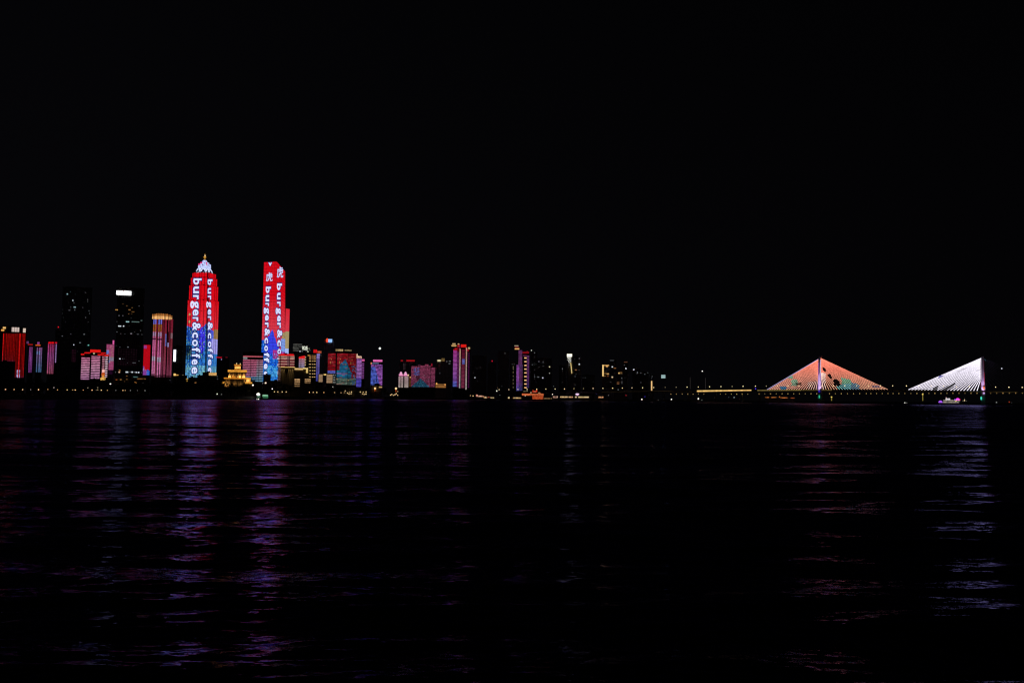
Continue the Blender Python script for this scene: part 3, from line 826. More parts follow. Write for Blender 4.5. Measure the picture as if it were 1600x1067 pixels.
def gold_crown():
    T = Thing('hotel_tower', 'rounded tower with blazing gold crown and vertical pink light stripes', 'building', 253, 1700, 545)
    ca = T.pt(253, 545).x
    x0, x1, zb, zt = T.rect(237, 499, 269, 590)
    wdt = (x1 - x0) / 2; cx = (x0 + x1) / 2
    poly = [(-1, .5), (-.93, .22), (-.62, .02), (.62, .02), (.93, .22), (1, .5), (1, 1.7), (-1, 1.7)]
    P = [(cx + a * wdt, b * wdt) for a, b in poly]
    m = MB(); m.prism([(a, b, -.3) for a, b in P], [(a, b, zt + 1) for a, b in P]); m.build('wall', M_WALL2, T.o)
    pink = vgrad((0, S(200, 60, 80)), (.35, S(215, 110, 160)), (.6, S(225, 110, 170)), (1, S(225, 130, 180)))
    dull = vgrad((0, S(140, 30, 55)), (.4, S(135, 45, 60)), (1, S(150, 65, 95)))
    def stripe(xa, xb, kind, seed):
        def f(u, v, i, j):
            k = .7 + .45 * hrand(i, j, seed)
            if kind == 'p':
                c = pink(u, v)
                if v < .08: c = S(120, 120, 235) if v > .0 else S(120, 60, 60)
                elif v < .22: c = mixc(S(190, 60, 60), S(160, 110, 40), hrand(i, j, 2))
                elif .225 < v < .30: c = S(190, 150, 190)
                elif .33 < v < .36: c = S(70, 30, 60)
                elif .66 < v < .74: c = S(200, 180, 210)
            else:
                c = dull(u, v)
                if kind == 'b' and .25 < v < .47: c = S(110, 110, 190)
                if kind == 'c' and .40 < v < .48: c = S(180, 170, 235)
                elif kind == 'c' and .22 < v < .46: k *= .25
                if kind == 'e' and .24 < v < .33: c = S(150, 110, 120)
            if v > .97 - .02 * hrand(seed): k *= .3
            return mulc(c, k)
        T.led(xa, 499, xb, 589.5 if xa > 241 else 587, 2 if xb - xa < 3 else 3, 84, f, 'light_stripe', y=-.6)
    for a in ((238.2, 240, 'p', 1), (240.9, 243, 'p', 2), (246.2, 248.3, 'p', 3), (249.6, 251.7, 'p', 4), (256, 257.5, 'd', 5), (257.5, 259.5, 'b', 6), (261.6, 263.3, 'c', 7), (266, 269, 'e', 8)):
        stripe(*a)
    for xa in (242.9, 244.2, 252.6, 254, 264.2):
        stripe(xa, xa + .8, 'd', int(xa))
    # crown: ring of upright gold fins
    gx0, gx1, gz0, gz1 = T.rect(238.5, 489.5, 268.5, 498.5, 0)
    m = MB(); nf = 22
    for i in range(nf):
        a = i / (nf - 1); x = gx0 + (gx1 - gx0) * a; yy = -1.2 + 6 * abs(a - .5) ** 2
        k = .35 + .75 * hrand(i, 3); hh = gz0 + (gz1 - gz0) * (1 - 1.1 * abs(a - .45) ** 2.2 - .12 * hrand(i, 6))
        m.box(x - .62, x + .62, yy, yy + 1.5, gz0 - .5, gz0 + (hh - gz0) * .55, mulc(S(255, 190, 120), k * 1.2)); m.box(x - .5, x + .5, yy + .2, yy + 1.3, gz0 + (hh - gz0) * .55, hh, mulc(S(200, 125, 60), k))
    m.build('crown', M_LED, T.o)
    m = MB(); m.box(gx0 + 2, gx1 - 2, 3, 20, gz0, gz0 + (gz1 - gz0) * .9); m.build('roof', M_WALL2, T.o)
    S2 = Thing('sign_building', 'dark block carrying a white upright sign just right of the gold-crowned tower', 'building', 276, 1800, 560)
    S2.body(270.2, 541, 284.5, mat=M_WALL, depth=25)
    S2.glow(271.1, 546.5, 274.7, 564.6, S(235, 240, 255, 2.0), 'upright_sign')
    S2.wins([(278.5, 563, 1, .8, mulc(CWD, .15)), (284, 563, .8, .8, mulc(CWD, .15))])
    L = Thing('dark_building', 'low dark building with a gold roof lamp between the gold-crowned and stepped towers', 'building', 281, 1500, 592)
    L.body(270.5, 587.2, 292.5, mat=M_WALL3, depth=20)
    L.glow(271.3, 583.5, 274.6, 586.9, S(255, 205, 120), 'roof_lamp'); L.glow(274.6, 585.1, 278.8, 586.7, S(200, 145, 70), 'roof_lamp'); L.glow(284.5, 585.4, 287, 586.4, S(90, 80, 60), 'roof_lamp')
    L.wins([(292.2, 592.2, 3, 1.6, S(190, 150, 75)), (292.2, 595.2, 2.6, 1.6, S(180, 140, 60)), (305.5, 597.8, 2.6, 1.2, S(200, 150, 90)), (265.5, 594, 2.4, .9, mulc(CWD, .35))])
gold_crown()

def front_of_towers():
    L = Thing('dark_building', 'stepped dark building with gold lit penthouse, in front of the stepped tower foot', 'building', 323, 1700, 592)
    L.body(294, 590.3, 308, mat=M_WALL3, depth=18); L.body(308, 587, 316, mat=M_WALL3, depth=20); L.body(316, 582.5, 338.5, mat=M_WALL3, depth=24)
    L.led(326.3, 582.2, 338.5, 586.6, 10, 3, lambda u, v, i, j: mulc(S(245, 190, 115), .75 + .4 * hrand(i, j)), 'lit_penthouse')
    L.wins([(339.5, 588, 1.6, 1.4, mulc(CWD, .7)), (339.8, 592, 2, 1.6, mulc(CWD, .5)), (348.6, 597.6, 0.1, .1, (0, 0, 0))][:2])
    D = Thing('dark_building', 'unlit block with thin red roof line between the two lettered skyscrapers', 'building', 347, 2100, 570)
    D.body(337.8, 558.5, 358, mat=M_WALL, depth=25)
    D.glow(337.6, 557.4, 346.6, 559.2, S(165, 12, 30), 'roof_light_strip'); D.glow(352.3, 557.6, 355.6, 559, S(80, 10, 22), 'roof_light_strip')
    D.wins([(346, 561.5, 1.2, 1.6, S(150, 140, 190)), (338.4, 570, 1, 1, mulc(CWD, .15))])
front_of_towers()

def temple():
    T = Thing('riverside_palace', 'golden floodlit palace with columned storeys and a turret, below the lettered towers', 'building', 370, 1560, 590)
    gold = (1.0, 0.50, 0.13)
    def blk(nm, a, b, c, d, y, dd, over=0.0, mat=M_STONE):
        x0, x1, z0, z1 = T.rect(a, b, c, d, y)
        m = MB(); m.box(x0 - over, x1 + over, y - over, y + dd + over, z0, z1); return m.build(nm, mat, T.o), (x0, x1, z0, z1)
    blk('wall', 351, 592.2, 392, 621, 0, 24)
    _, (lx0, lx1, lz0, lz1) = blk('wall', 357, 581.5, 384, 590.2, 3, 18)
    blk('wall', 384.3, 592, 391.5, 597, -1.5, 8)
    _, (tx0, tx1, tz0, tz1) = blk('turret', 366.6, 570, 376, 578, 6, 10)
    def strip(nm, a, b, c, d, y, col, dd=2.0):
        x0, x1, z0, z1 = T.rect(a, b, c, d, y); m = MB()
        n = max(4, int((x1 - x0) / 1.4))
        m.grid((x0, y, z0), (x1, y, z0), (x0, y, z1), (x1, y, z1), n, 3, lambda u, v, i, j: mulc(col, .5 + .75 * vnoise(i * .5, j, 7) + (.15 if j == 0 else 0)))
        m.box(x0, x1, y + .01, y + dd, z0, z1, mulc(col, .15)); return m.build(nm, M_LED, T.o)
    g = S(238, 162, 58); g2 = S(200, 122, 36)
    strip('glowing_eaves', 356, 578, 386, 581.2, 0.5, g, 22)  # floodlit gold of the roof edges put in as emission
    strip('glowing_eaves', 349.8, 590, 384, 592.1, -1.5, g2, 24)
    strip('glowing_eaves', 383.3, 589.8, 391.6, 592.2, -3, g, 12); strip('glowing_eaves', 383, 597, 394, 599.2, -4, g, 12)
    strip('glowing_turret_eaves', 365.9, 569.4, 376.7, 571.4, 5, g2, 12); strip('glowing_turret_eaves', 366.4, 575.6, 376.2, 577.4, 5, g2, 12)
    T.glow(369, 567.2, 370.4, 569, S(250, 215, 150), 'turret_peak_glow'); T.glow(374.8, 567.6, 376, 569.2, S(250, 215, 150), 'turret_peak_glow')  # turret peaks glow by emission in place of floodlight
    T.glow(347, 596, 350.9, 599, g, 'gate_lamp')
    # columns, lit by small real uplights
    for px in [357.3, 360.2, 363, 366, 369, 371.5, 374, 376.5, 379.3, 382.8]:
        x = T.pt(px, 586, 1.6).x; m = MB(); m.cyl(x, 1.6, lz0, lz1, .55, .5, 8); m.build('column', M_STONE, T.o)
    for px in [352.5, 355.5, 360, 365, 370, 375, 380]:
        x = T.pt(px, 596, -1).x; z0 = T.pt(px, 603, -1).z; z1 = T.pt(px, 592.2, -1).z
        m = MB(); m.cyl(x, -1, z0 - 8, z1, .6, .55, 8); m.build('column', M_STONE, T.o)
    for px in (358.5, 364.5, 374.5, 381): 
        a = T.pt(px, 589.3, -.3); T.light(a.x, -1.0, a.z, gold, 2400, .3, R(150), (0, 1, -.1))
    for px in (368, 371.5, 375): 
        a = T.pt(px, 574.6, 4); T.light(a.x, 3.6, a.z - .2, gold, 700, .3, R(150), (0, 1, 0))
    for px, w in ((353, 1300), (357, 500), (367, 220), (376, 220)):
        a = T.pt(px, 600, -4); T.light(a.x, -4, a.z, gold, w, .3, R(130), (0, 1, .1))
    a = T.pt(387.5, 594.5, -6); T.light(a.x, -5.2, a.z, gold, 2000, .3, R(130), (0, 1, 0))
    # pediment over the lower roof, its floodlit gold put in as emission
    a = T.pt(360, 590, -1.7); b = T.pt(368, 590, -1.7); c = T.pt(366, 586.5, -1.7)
    m = MB(); m.prism([(a.x, -1.6, a.z), (b.x, -1.6, a.z), (c.x, -1.6, c.z)], [(a.x, -1, a.z), (b.x, -1, a.z), (c.x, -1, c.z)], g2); m.build('glowing_pediment', M_LED, T.o)
temple()

def lined_block():
    T = Thing('office_block', 'broad block of pink floor lines turning teal below, gold-lit penthouse, left of slant-roof tower', 'building', 395, 1800, 575)
    T.body(379, 551, 411, mat=M_WALL3, depth=28)
    def pal(u, v):
        c = mixc(S(225, 110, 145), S(190, 130, 170), v)
        if u > .68: c = mixc(c, S(110, 190, 200), .55 * v + .2)
        if v > .78: c = mixc(S(70, 110, 190), S(130, 180, 200), u)
        return c
    def f(u, v, i, j):
        k = 1.25 if j % 2 == 0 else .08
        k *= .7 + .5 * hrand(i, j, 1)
        if v > .86 and u < .45: k *= .15
        if v > .94 and u < .65: k *= .1
        if i % 9 == 8: k *= .5
        return mulc(pal(u, v), k * .8)
    T.led(379.2, 562, 410.8, 597, 22, 26, f)
    T.glow(380, 556.3, 410.5, 557.7, S(200, 90, 105), 'roof_light_strip'); T.glow(380, 557.9, 386.4, 560.8, S(125, 130, 130), 'lit_sign')
    T.box(387.5, 550.2, 400.5, 556.2, M_STONE, 'penthouse', y=4, d=12)
    T.glow(387, 550.3, 401, 552.2, S(230, 165, 120), 'penthouse_light', y=3); T.wins([(389.2, 554, 3.2, 2.4, S(140, 100, 55)), (394, 554.2, 4, 1.6, mulc(CGD, .4)), (405, 598.8, 3, 1.4, CWD), (409.8, 599, 1.6, 1.6, CW)], y=3 - .4)
    D = Thing('dark_building', 'small black block cutting the lower left corner of the slant-roof tower', 'building', 417, 1650, 595)
    D.body(411.3, 585.8, 423, mat=M_WALL, depth=14)
    D.body(423, 595.5, 441, mat=M_WALL, depth=14)
lined_block()

def red_top_cream():
    T = Thing('office_block', 'cream floor-lined block with glowing red roof edge, in front of slant-roof tower', 'building', 447, 1950, 565)
    T.body(434.5, 553.5, 460, mat=M_WALL3, depth=26)
    T.glow(435, 553.6, 459.6, 555.8, S(215, 25, 28), 'roof_light_strip'); T.glow(439, 552.3, 444.5, 553.6, S(215, 25, 28), 'roof_light_strip'); T.glow(449, 552.9, 458.5, 553.7, S(205, 25, 28), 'roof_light_strip')
    def f(u, v, i, j):
        c = S(235, 190, 170) if j % 4 == 0 else S(120, 38, 48)
        if j < 3: c = S(225, 180, 160) if j % 2 == 0 else S(90, 40, 40)
        if .52 < u < .68: c = mixc(c, S(90, 60, 75), .6)
        if .10 < u < .14 or .68 < u < .75: c = (0.002, 0, 0)
        return mulc(c, .7 + .4 * hrand(i // 3, j, 5))
    T.led(434.8, 556.3, 460, 573.5, 26, 17, f)
    T.led(434.8, 573.5, 438.3, 595, 4, 20, lambda u, v, i, j: mulc(mixc(S(150, 60, 70), S(190, 170, 160), hrand(i, j, 5)) if j % 3 else (0, 0, 0), .5 * (1 - v * .5)), 'lit_stair')
red_top_cream()

def washed_block():
    T = Thing('department_store', 'dark block with yellow light washing down its piers, right of the slant-roof tower', 'building', 460, 1750, 585)
    T.body(438.3, 573.8, 460, mat=M_STONE, depth=22, name='wall'); T.body(460.2, 577, 483, mat=M_STONE, depth=20, y=2)
    yel = (1.0, 0.66, 0.26)
    x0, x1, z0, z1 = T.rect(438.3, 573.8, 460, 600)
    for px in (440.6, 443.8, 451.4, 454.4, 457.4):
        x = T.pt(px, 580, 0).x; m = MB(); m.box(x - .9, x + .9, -.7, -.003, 0, z1); m.build('pier', M_STONE, T.o)
        T.light(x, -1.9, z1 + .4, yel, 3200, .25, R(30), (0, .06, -1), 'downlight', .9)
    T.glow(438.3, 573, 461, 574.0, S(215, 175, 100), 'roof_light_strip', y=-1)
    T.glow(459.8, 575.2, 473.5, 577.6, S(225, 185, 120), 'roof_light_strip', y=1); T.glow(473.5, 574.7, 481.2, 576.4, S(235, 205, 130), 'roof_light_strip', y=1)
    T.glow(478.6, 576.4, 480.8, 582.5, S(235, 200, 120), 'glowing_pier', y=1)  # wash of light on this pier put in as emission
    def f(u, v, i, j): return mulc(S(225, 175, 120), (1 if j % 2 == 0 else .12) * (.5 + .6 * hrand(i, j, 2)) * (1.3 - v))
    T.led(460.2, 592, 468.6, 604, 8, 7, f, 'lit_windows', y=1.5); T.led(476.2, 592, 485.3, 599.5, 8, 6, f, 'lit_windows', y=1.5)
washed_block()

def far_sign():
    T = Thing('office_block', 'distant block of faint grey floor lines beside a bright white sign', 'building', 467, 2700, 560)
    T.body(457.5, 536.5, 482, mat=M_WALL, depth=30)
    T.led(457.8, 537.2, 472, 548.5, 14, 11, hlines(const(S(82, 82, 78)), .12, .5, 5, 2, .2))
    T.led(472.3, 540.8, 480.5, 546.8, 8, 6, lambda u, v, i, j: mulc(S(235, 240, 220), 1.2 if hrand(i, j, 4) > .25 else .15), 'roof_sign', y=-.8)
    T.wins([(468.8, 548.6, 2.4, 1.6, CW), (472.4, 548.8, 2.4, 1.4, CWD), (481, 549.2, 2, 1.6, S(200, 205, 170)), (478, 547.6, 3.4, 1, CWD), (483, 544.6, 2.6, 1.6, S(130, 135, 110)), (484.2, 547.2, 1.6, 1.2, mulc(CWD, .7))])
far_sign()

def small_red_top():
    T = Thing('apartment_block', 'small pink-white block with slanting red top left of the gold-windowed tower', 'building', 471, 2000, 565)
    T.body(466.6, 556, 477, mat=M_WALL3, depth=18)
    x0, x1, z0, z1 = T.rect(466.8, 555.6, 476.4, 560, -1)
    m = MB(); m.prism([(x0, -1.2, z0), (x1, -1.2, z0), (x1, -1.2, z1), (x0, -1.2, z1 - 3)], [(x0, 0, z0), (x1, 0, z0), (x1, 0, z1), (x0, 0, z1 - 3)], S(222, 30, 32)); m.build('roof_sign', M_LED, T.o)
    T.led(467, 560.3, 476, 575, 10, 10, lambda u, v, i, j: mulc(mixc(S(235, 160, 180), S(170, 170, 215), v), (1 if j % 2 == 0 else .3) * (.05 if i == 3 else 1) * (.7 + .4 * hrand(i, j, 1))))
    T.led(475.8, 557, 478, 573, 2, 8, lambda u, v, i, j: mulc(S(200, 165, 120), 1 if j % 2 == 0 else .1), 'lit_stair')
small_red_top()

def gold_windows():
    T = Thing('apartment_block', 'dark tower with rows of gold windows and a gold lit top storey', 'building', 485, 1900, 575)
    T.body(478.5, 553.5, 494.2, mat=M_WALL2, depth=20)
    def f(u, v, i, j):
        if i in (4, 5, 8, 12): return None
        if j < 6: return mulc(S(205, 150, 95), (.9 if j % 2 == 0 else .25) * (.5 + .7 * hrand(i, j, 3)))
        return mulc(S(235, 190, 125), .95) if (j - 6) % 4 == 1 and hrand(i // 4, j, 9) > .05 else None
    T.led(482.6, 554.8, 493.8, 592, 13, 30, f)
    for a in ((480.8, 554.5, 484, 556),): T.glow(*a, S(190, 130, 60), 'roof_light')
gold_windows()

def purple_lines():
    T = Thing('apartment_tower', 'T-shaped lavender lit tower with small red sign on its roof', 'building', 495, 2050, 570)
    T.body(494.5, 553, 499.4, mat=M_WALL2, depth=18); T.body(486.5, 553.2, 499.6, 556, mat=M_WALL2, depth=18, name='roof_slab', y=-.5)
    T.glow(486.8, 553, 500, 554.5, S(150, 140, 225), 'roof_light_strip', y=-1.2)
    def f(u, v, i, j):
        if v < .12: return mulc(S(165, 145, 220), .8)
        return mulc(mixc(S(165, 140, 225), S(90, 100, 230), v), (1 if j % 2 == 0 else .2) * (.35 if i == 2 else .95) * (.6 + .5 * hrand(i, j, 5)))
    T.led(494, 554.6, 499, 595.8, 6, 48, f)
    T.wins([(501.2, 554.2, 2, .8, mulc(CWD, .4)), (501.5, 556.6, 2, .8, mulc(CWD, .3))])
    T.led(489.8, 546.2, 495.4, 551.2, 6, 4, lambda u, v, i, j: mulc(S(235, 25, 30), .8 + .4 * hrand(i, j, 2)), 'roof_sign'); T.led(495.6, 548.4, 502, 551.6, 6, 2, lambda u, v, i, j: mulc(S(235, 120, 85) if i % 2 else S(190, 60, 40), .9), 'roof_sign')
    T.post(493, 551, 553, .4); T.post(499, 551.5, 553, .4)
purple_lines()

def logo_block():
    T = Thing('dark_skyscraper', 'unlit tower carrying a high red and blue-white oval sign', 'skyscraper', 514, 2500, 560)
    T.body(505.5, 531.5, 522, mat=M_WALL, depth=28)
    x0, x1, z0, z1 = T.rect(509.2, 528.4, 513.2, 535, -1.5); cx = (x0 + x1) / 2
    m = MB(); b = []; tt = []
    for i in range(14):
        a = 2 * math.pi * i / 14; b.append((cx + (x1 - x0) / 2 * math.cos(a), -1.5, (z0 + z1) / 2 + (z1 - z0) / 2 * math.sin(a))); tt.append((b[-1][0], -.3, b[-1][2]))
    m.prism(b, tt, S(245, 75, 45)); m.build('logo_disc', M_LED, T.o)
    x0, x1, z0, z1 = T.rect(512.8, 529.8, 519, 534.7, -2.0)
    m = MB(); m.prism([(x0, -2, z0), (x1 - .6, -2, z0), (x1, -2, z1), (x0, -2, z1)], [(x0, -.3, z0), (x1 - .6, -.3, z0), (x1, -.3, z1), (x0, -.3, z1)], S(150, 195, 255, 1.1)); m.build('logo_flag', M_LED, T.o)
    T.wins([(507.4, 544.4, 2, .8, mulc(CWD, .2)), (513.5, 572.5, .9, .9, mulc(CWD, .2)), (508.5, 563, .8, .8, mulc(CWD, .12))])
logo_block()

def red_big():
    T = Thing('office_block', 'wide dark red three-bay block showing a blue mountain picture', 'building', 534, 2150, 575)
    T.body(512, 552, 524.5, mat=M_WALL3, depth=30); T.body(526, 552, 543.3, mat=M_WALL3, depth=32, y=-1); T.body(543.5, 552.8, 556.8, mat=M_WALL3, depth=30)
    # floors of the picture, each bay has its own screen
    def pal(px, py, i, j):
        c = mixc(S(165, 22, 36), S(135, 20, 34), (py - 552) / 40)
        top = 561 + abs(px - 539.5) * (1.0 if px < 539.5 else 2.2)
        if px < 530.5: top = 578
        if py > top and px > 526 and px < 549: c = mixc(S(40, 90, 160), S(30, 130, 150), hrand(i, j, 4))
        if py > 590 and px > 526: c = mixc(S(60, 110, 100), S(120, 130, 120), hrand(i // 2, j, 5))
        if 580 < py < 583 and px < 524: c = S(110, 120, 230)
        if 583 < py < 585.5 and px < 540: c = S(140, 130, 200)
        if px > 549 and py > 572 and hrand(i, j, 14) > .75: c = S(60, 130, 190)
        if hrand(i // 5, j, 6) > .86: c = mixc(c, S(190, 90, 90), .35)
        if hrand(i, j, 16) > .992: c = S(230, 170, 90)
        return c
    def mk(p0, p1, y0, y1, dim=1.0):
        ny = int((y1 - y0) / 2.05) * 2
        def f(u, v, i, j):
            return mulc(pal(p0 + u * (p1 - p0), y0 + v * (y1 - y0), i, j), (1.3 if j % 2 == 0 else .12) * (.6 + .6 * hrand(i // 4, j, 11)) * dim)
        return f, ny
    f, n = mk(512.3, 524.2, 552.3, 583.8); T.led(512.3, 552.3, 524.2, 583.8, 14, n, f)
    f, n = mk(526.3, 543.2, 552.3, 601.5); T.led(526.3, 552.3, 543.2, 601.5, 20, n, f, y=-1.5)
    f, n = mk(543.8, 556.5, 553, 602, .7); T.led(543.8, 553, 556.5, 602, 14, n, f)
    T.led(520, 585, 524.4, 600, 4, 8, lambda u, v, i, j: mulc(S(170, 175, 170), (.8 if j % 2 == 0 else .1) * hrand(i, j, 2)), 'lit_windows', y=-.5)
    T.led(524.4, 545.6, 536, 548.7, 10, 2, lambda u, v, i, j: mulc(S(240, 205, 140), .35 + .8 * u * hrand(i, j, 2)), 'roof_lamp_panel', y=-.8); T.led(538.6, 546.4, 549.6, 548.4, 10, 2, lambda u, v, i, j: mulc(S(180, 160, 110), .4 + .6 * hrand(i, j, 3)), 'roof_lamp_panel', y=-.8)
    T.box(525, 548.7, 535.5, 552, M_CONC, 'plant_room', y=2, d=10); T.box(539, 548.4, 549, 552.5, M_CONC, 'plant_room', y=2, d=10)
red_big()

def purple_sign():
    T = Thing('apartment_tower', 'violet lined tower with cream roof lettering, right side of wide dark red block', 'building', 562, 2250, 575)
    T.body(556.9, 560.5, 565, mat=M_WALL2, depth=20); T.body(565.1, 561, 569.8, mat=M_WALL2, depth=16, y=2)
    T.led(557, 561, 564.8, 605, 9, 42, hlines(vgrad((0, S(190, 120, 210)), (.6, S(170, 115, 200)), (.75, S(90, 80, 210)), (1, S(95, 85, 205))), .25, .3, 3))
    T.led(565.2, 561.2, 569.6, 564.5, 5, 3, lambda u, v, i, j: S(225, 95, 165), 'roof_sign', y=1.4); T.led(565.2, 567, 569, 592, 4, 20, cells(const(S(150, 80, 160)), .4, 6), y=1.4)
    m = MB()
    pl = lambda px, py: T.pt(px, py, -1.2)
    for ch, xx, w, y0, y1 in (('l', 557.2, 1.5, 553, 559.3), ('e', 559.2, 2.6, 556, 559.3), ('n', 562.2, 2.8, 556.4, 559.5)):
        letter(m, ch, pl, xx, y0, y1, w, S(240, 195, 165), .04, rot=False)
    m.build('roof_lettering', M_LED, T.o)
    T.glow(557.4, 559.6, 565, 560.2, S(120, 60, 60), 'sign_rail', y=-1)
purple_sign()

def cream_pair():
    T = Thing('office_block', 'low cream-lit block with a small roof lamp, left one of two below the lavender tower', 'building', 500.5, 1850, 592)
    T.body(497, 585, 505, mat=M_WALL3, depth=14)
    f = lambda u, v, i, j: mulc(S(205, 165, 125), (.85 if j % 2 == 0 else .45) * (.8 + .3 * hrand(i, j, 2)))
    T.led(498, 585, 504, 597, 6, 12, f)
    T.post(507.6, 585, 600, .4, 'lamp_post', y=-2); T.glow(505.8, 584.3, 509.6, 586.2, S(250, 205, 120), 'post_lamp', y=-2)
    T2 = Thing('office_block', 'wider low cream-lit block overlapping the wide dark red block', 'building', 515, 1850, 592)
    T2.body(510, 584.8, 520, mat=M_WALL3, depth=14)
    T2.led(510.3, 585, 519.5, 598.5, 9, 12, f)
cream_pair()

def violet_block():
    T = Thing('office_block', 'blue-violet lit block with pink roof sign standing apart', 'building', 588.5, 2350, 580)
    T.body(579.3, 567.3, 597.5, mat=M_WALL3, depth=26)
    def f(u, v, i, j):
        a = .12 < v and (u < .5 * v + .3)
        c = mixc(S(95, 100, 215), S(80, 120, 225), hrand(i, j, 1)) if a else S(165, 95, 195)
        if v > .92 and .35 < u < .8: return (0, 0, 0)
        return mulc(c, (1.1 if j % 2 == 0 else .4) * (.25 + 1.1 * hrand(i // 2, j // 2, 7)))
    T.led(579.5, 569.5, 597.4, 602, 18, 32, f)
    T.glow(583, 562, 597.4, 565.2, S(225, 105, 175), 'roof_sign'); T.glow(580, 567, 592, 568.2, S(95, 115, 150), 'roof_light_strip', y=-.9); T.glow(579.2, 566.3, 580.8, 568.8, S(230, 130, 80), 'roof_light', y=-1)
    T.post(589, 546.5, 562, .35, 'mast'); T.post(585, 565.2, 567.3, .4, 'sign_post'); T.post(595, 565.2, 567.3, .4, 'sign_post')
    a = T.pt(593.5, 544.4, 3); m = MB(); m.ball(a.x, 3, a.z, 3.0, 3.0, S(225, 230, 225, 1.3), 14, 10); m.build('beacon', M_LAMP, T.o)
    T.post(593.5, 546, 562, .3, 'mast')
    T.wins([(594.5, 604.8, 5, 1.8, S(190, 155, 100))])
violet_block()

def twin_domes():
    T = Thing('apartment_block', 'small white-dotted block with two pink lit domes', 'building', 630.5, 2300, 595)
    T.body(622.7, 587.8, 638, mat=M_WALL3, depth=18)
    def f(u, v, i, j):
        if i in (3, 7, 8): return None
        return mulc(mixc(S(235, 215, 205), S(235, 190, 200), 1 - v), (1 if j % 2 == 0 else .12) * (.7 + .4 * hrand(i, j, 2)))
    T.led(622.7, 588.5, 638, 605.7, 15, 20, f)
    for a, b in ((623.3, 629.6), (630.6, 636.6)):
        x0, x1, z0, z1 = T.rect(a, 583.5, b, 588, 0)
        m = MB(); m.box(x0, x1, 0, 8, z0, z0 + (z1 - z0) * .75, S(240, 150, 195)); m.ball((x0 + x1) / 2, 4, z0 + (z1 - z0) * .75, (x1 - x0) * .32, (z1 - z0) * .9, S(235, 165, 205), half=True); m.build('dome', M_LED, T.o)
    T.wins([(637.8, 586.2, 2, 2.4, S(240, 200, 150))], 'roof_lamp')
    S2 = Thing('dark_building', 'slim dark building with gold floors right of the twin-domed block', 'building', 641.5, 2350, 595)
    S2.body(638.6, 587.8, 644.2, mat=M_WALL2, depth=12); S2.wins([(641.6, 589.4, 3, 1.6, S(220, 160, 90))])
    S2.led(639.2, 591, 643.8, 604, 5, 12, lambda u, v, i, j: mulc(S(125, 78, 40), (.7 if i in (0, 2) else .15) * (.5 + .6 * hrand(i, j, 3))), 'lit_stair')
    D = Thing('dark_building', 'unlit block with dark red roof signs and a thin mast behind the twin domes', 'building', 637, 2700, 580)
    D.body(624, 565, 650, mat=M_WALL, depth=24); D.glow(635, 562.3, 648, 564.7, S(150, 16, 24), 'roof_sign'); D.glow(626.2, 562.5, 629.6, 564.3, S(150, 16, 24), 'roof_sign')
    D.led(630, 568, 633.4, 578, 3, 10, cells(const(S(60, 45, 50)), .6, 4), 'dim_glow_panel')  # thin mast put in as a dim glowing panel
twin_domes()

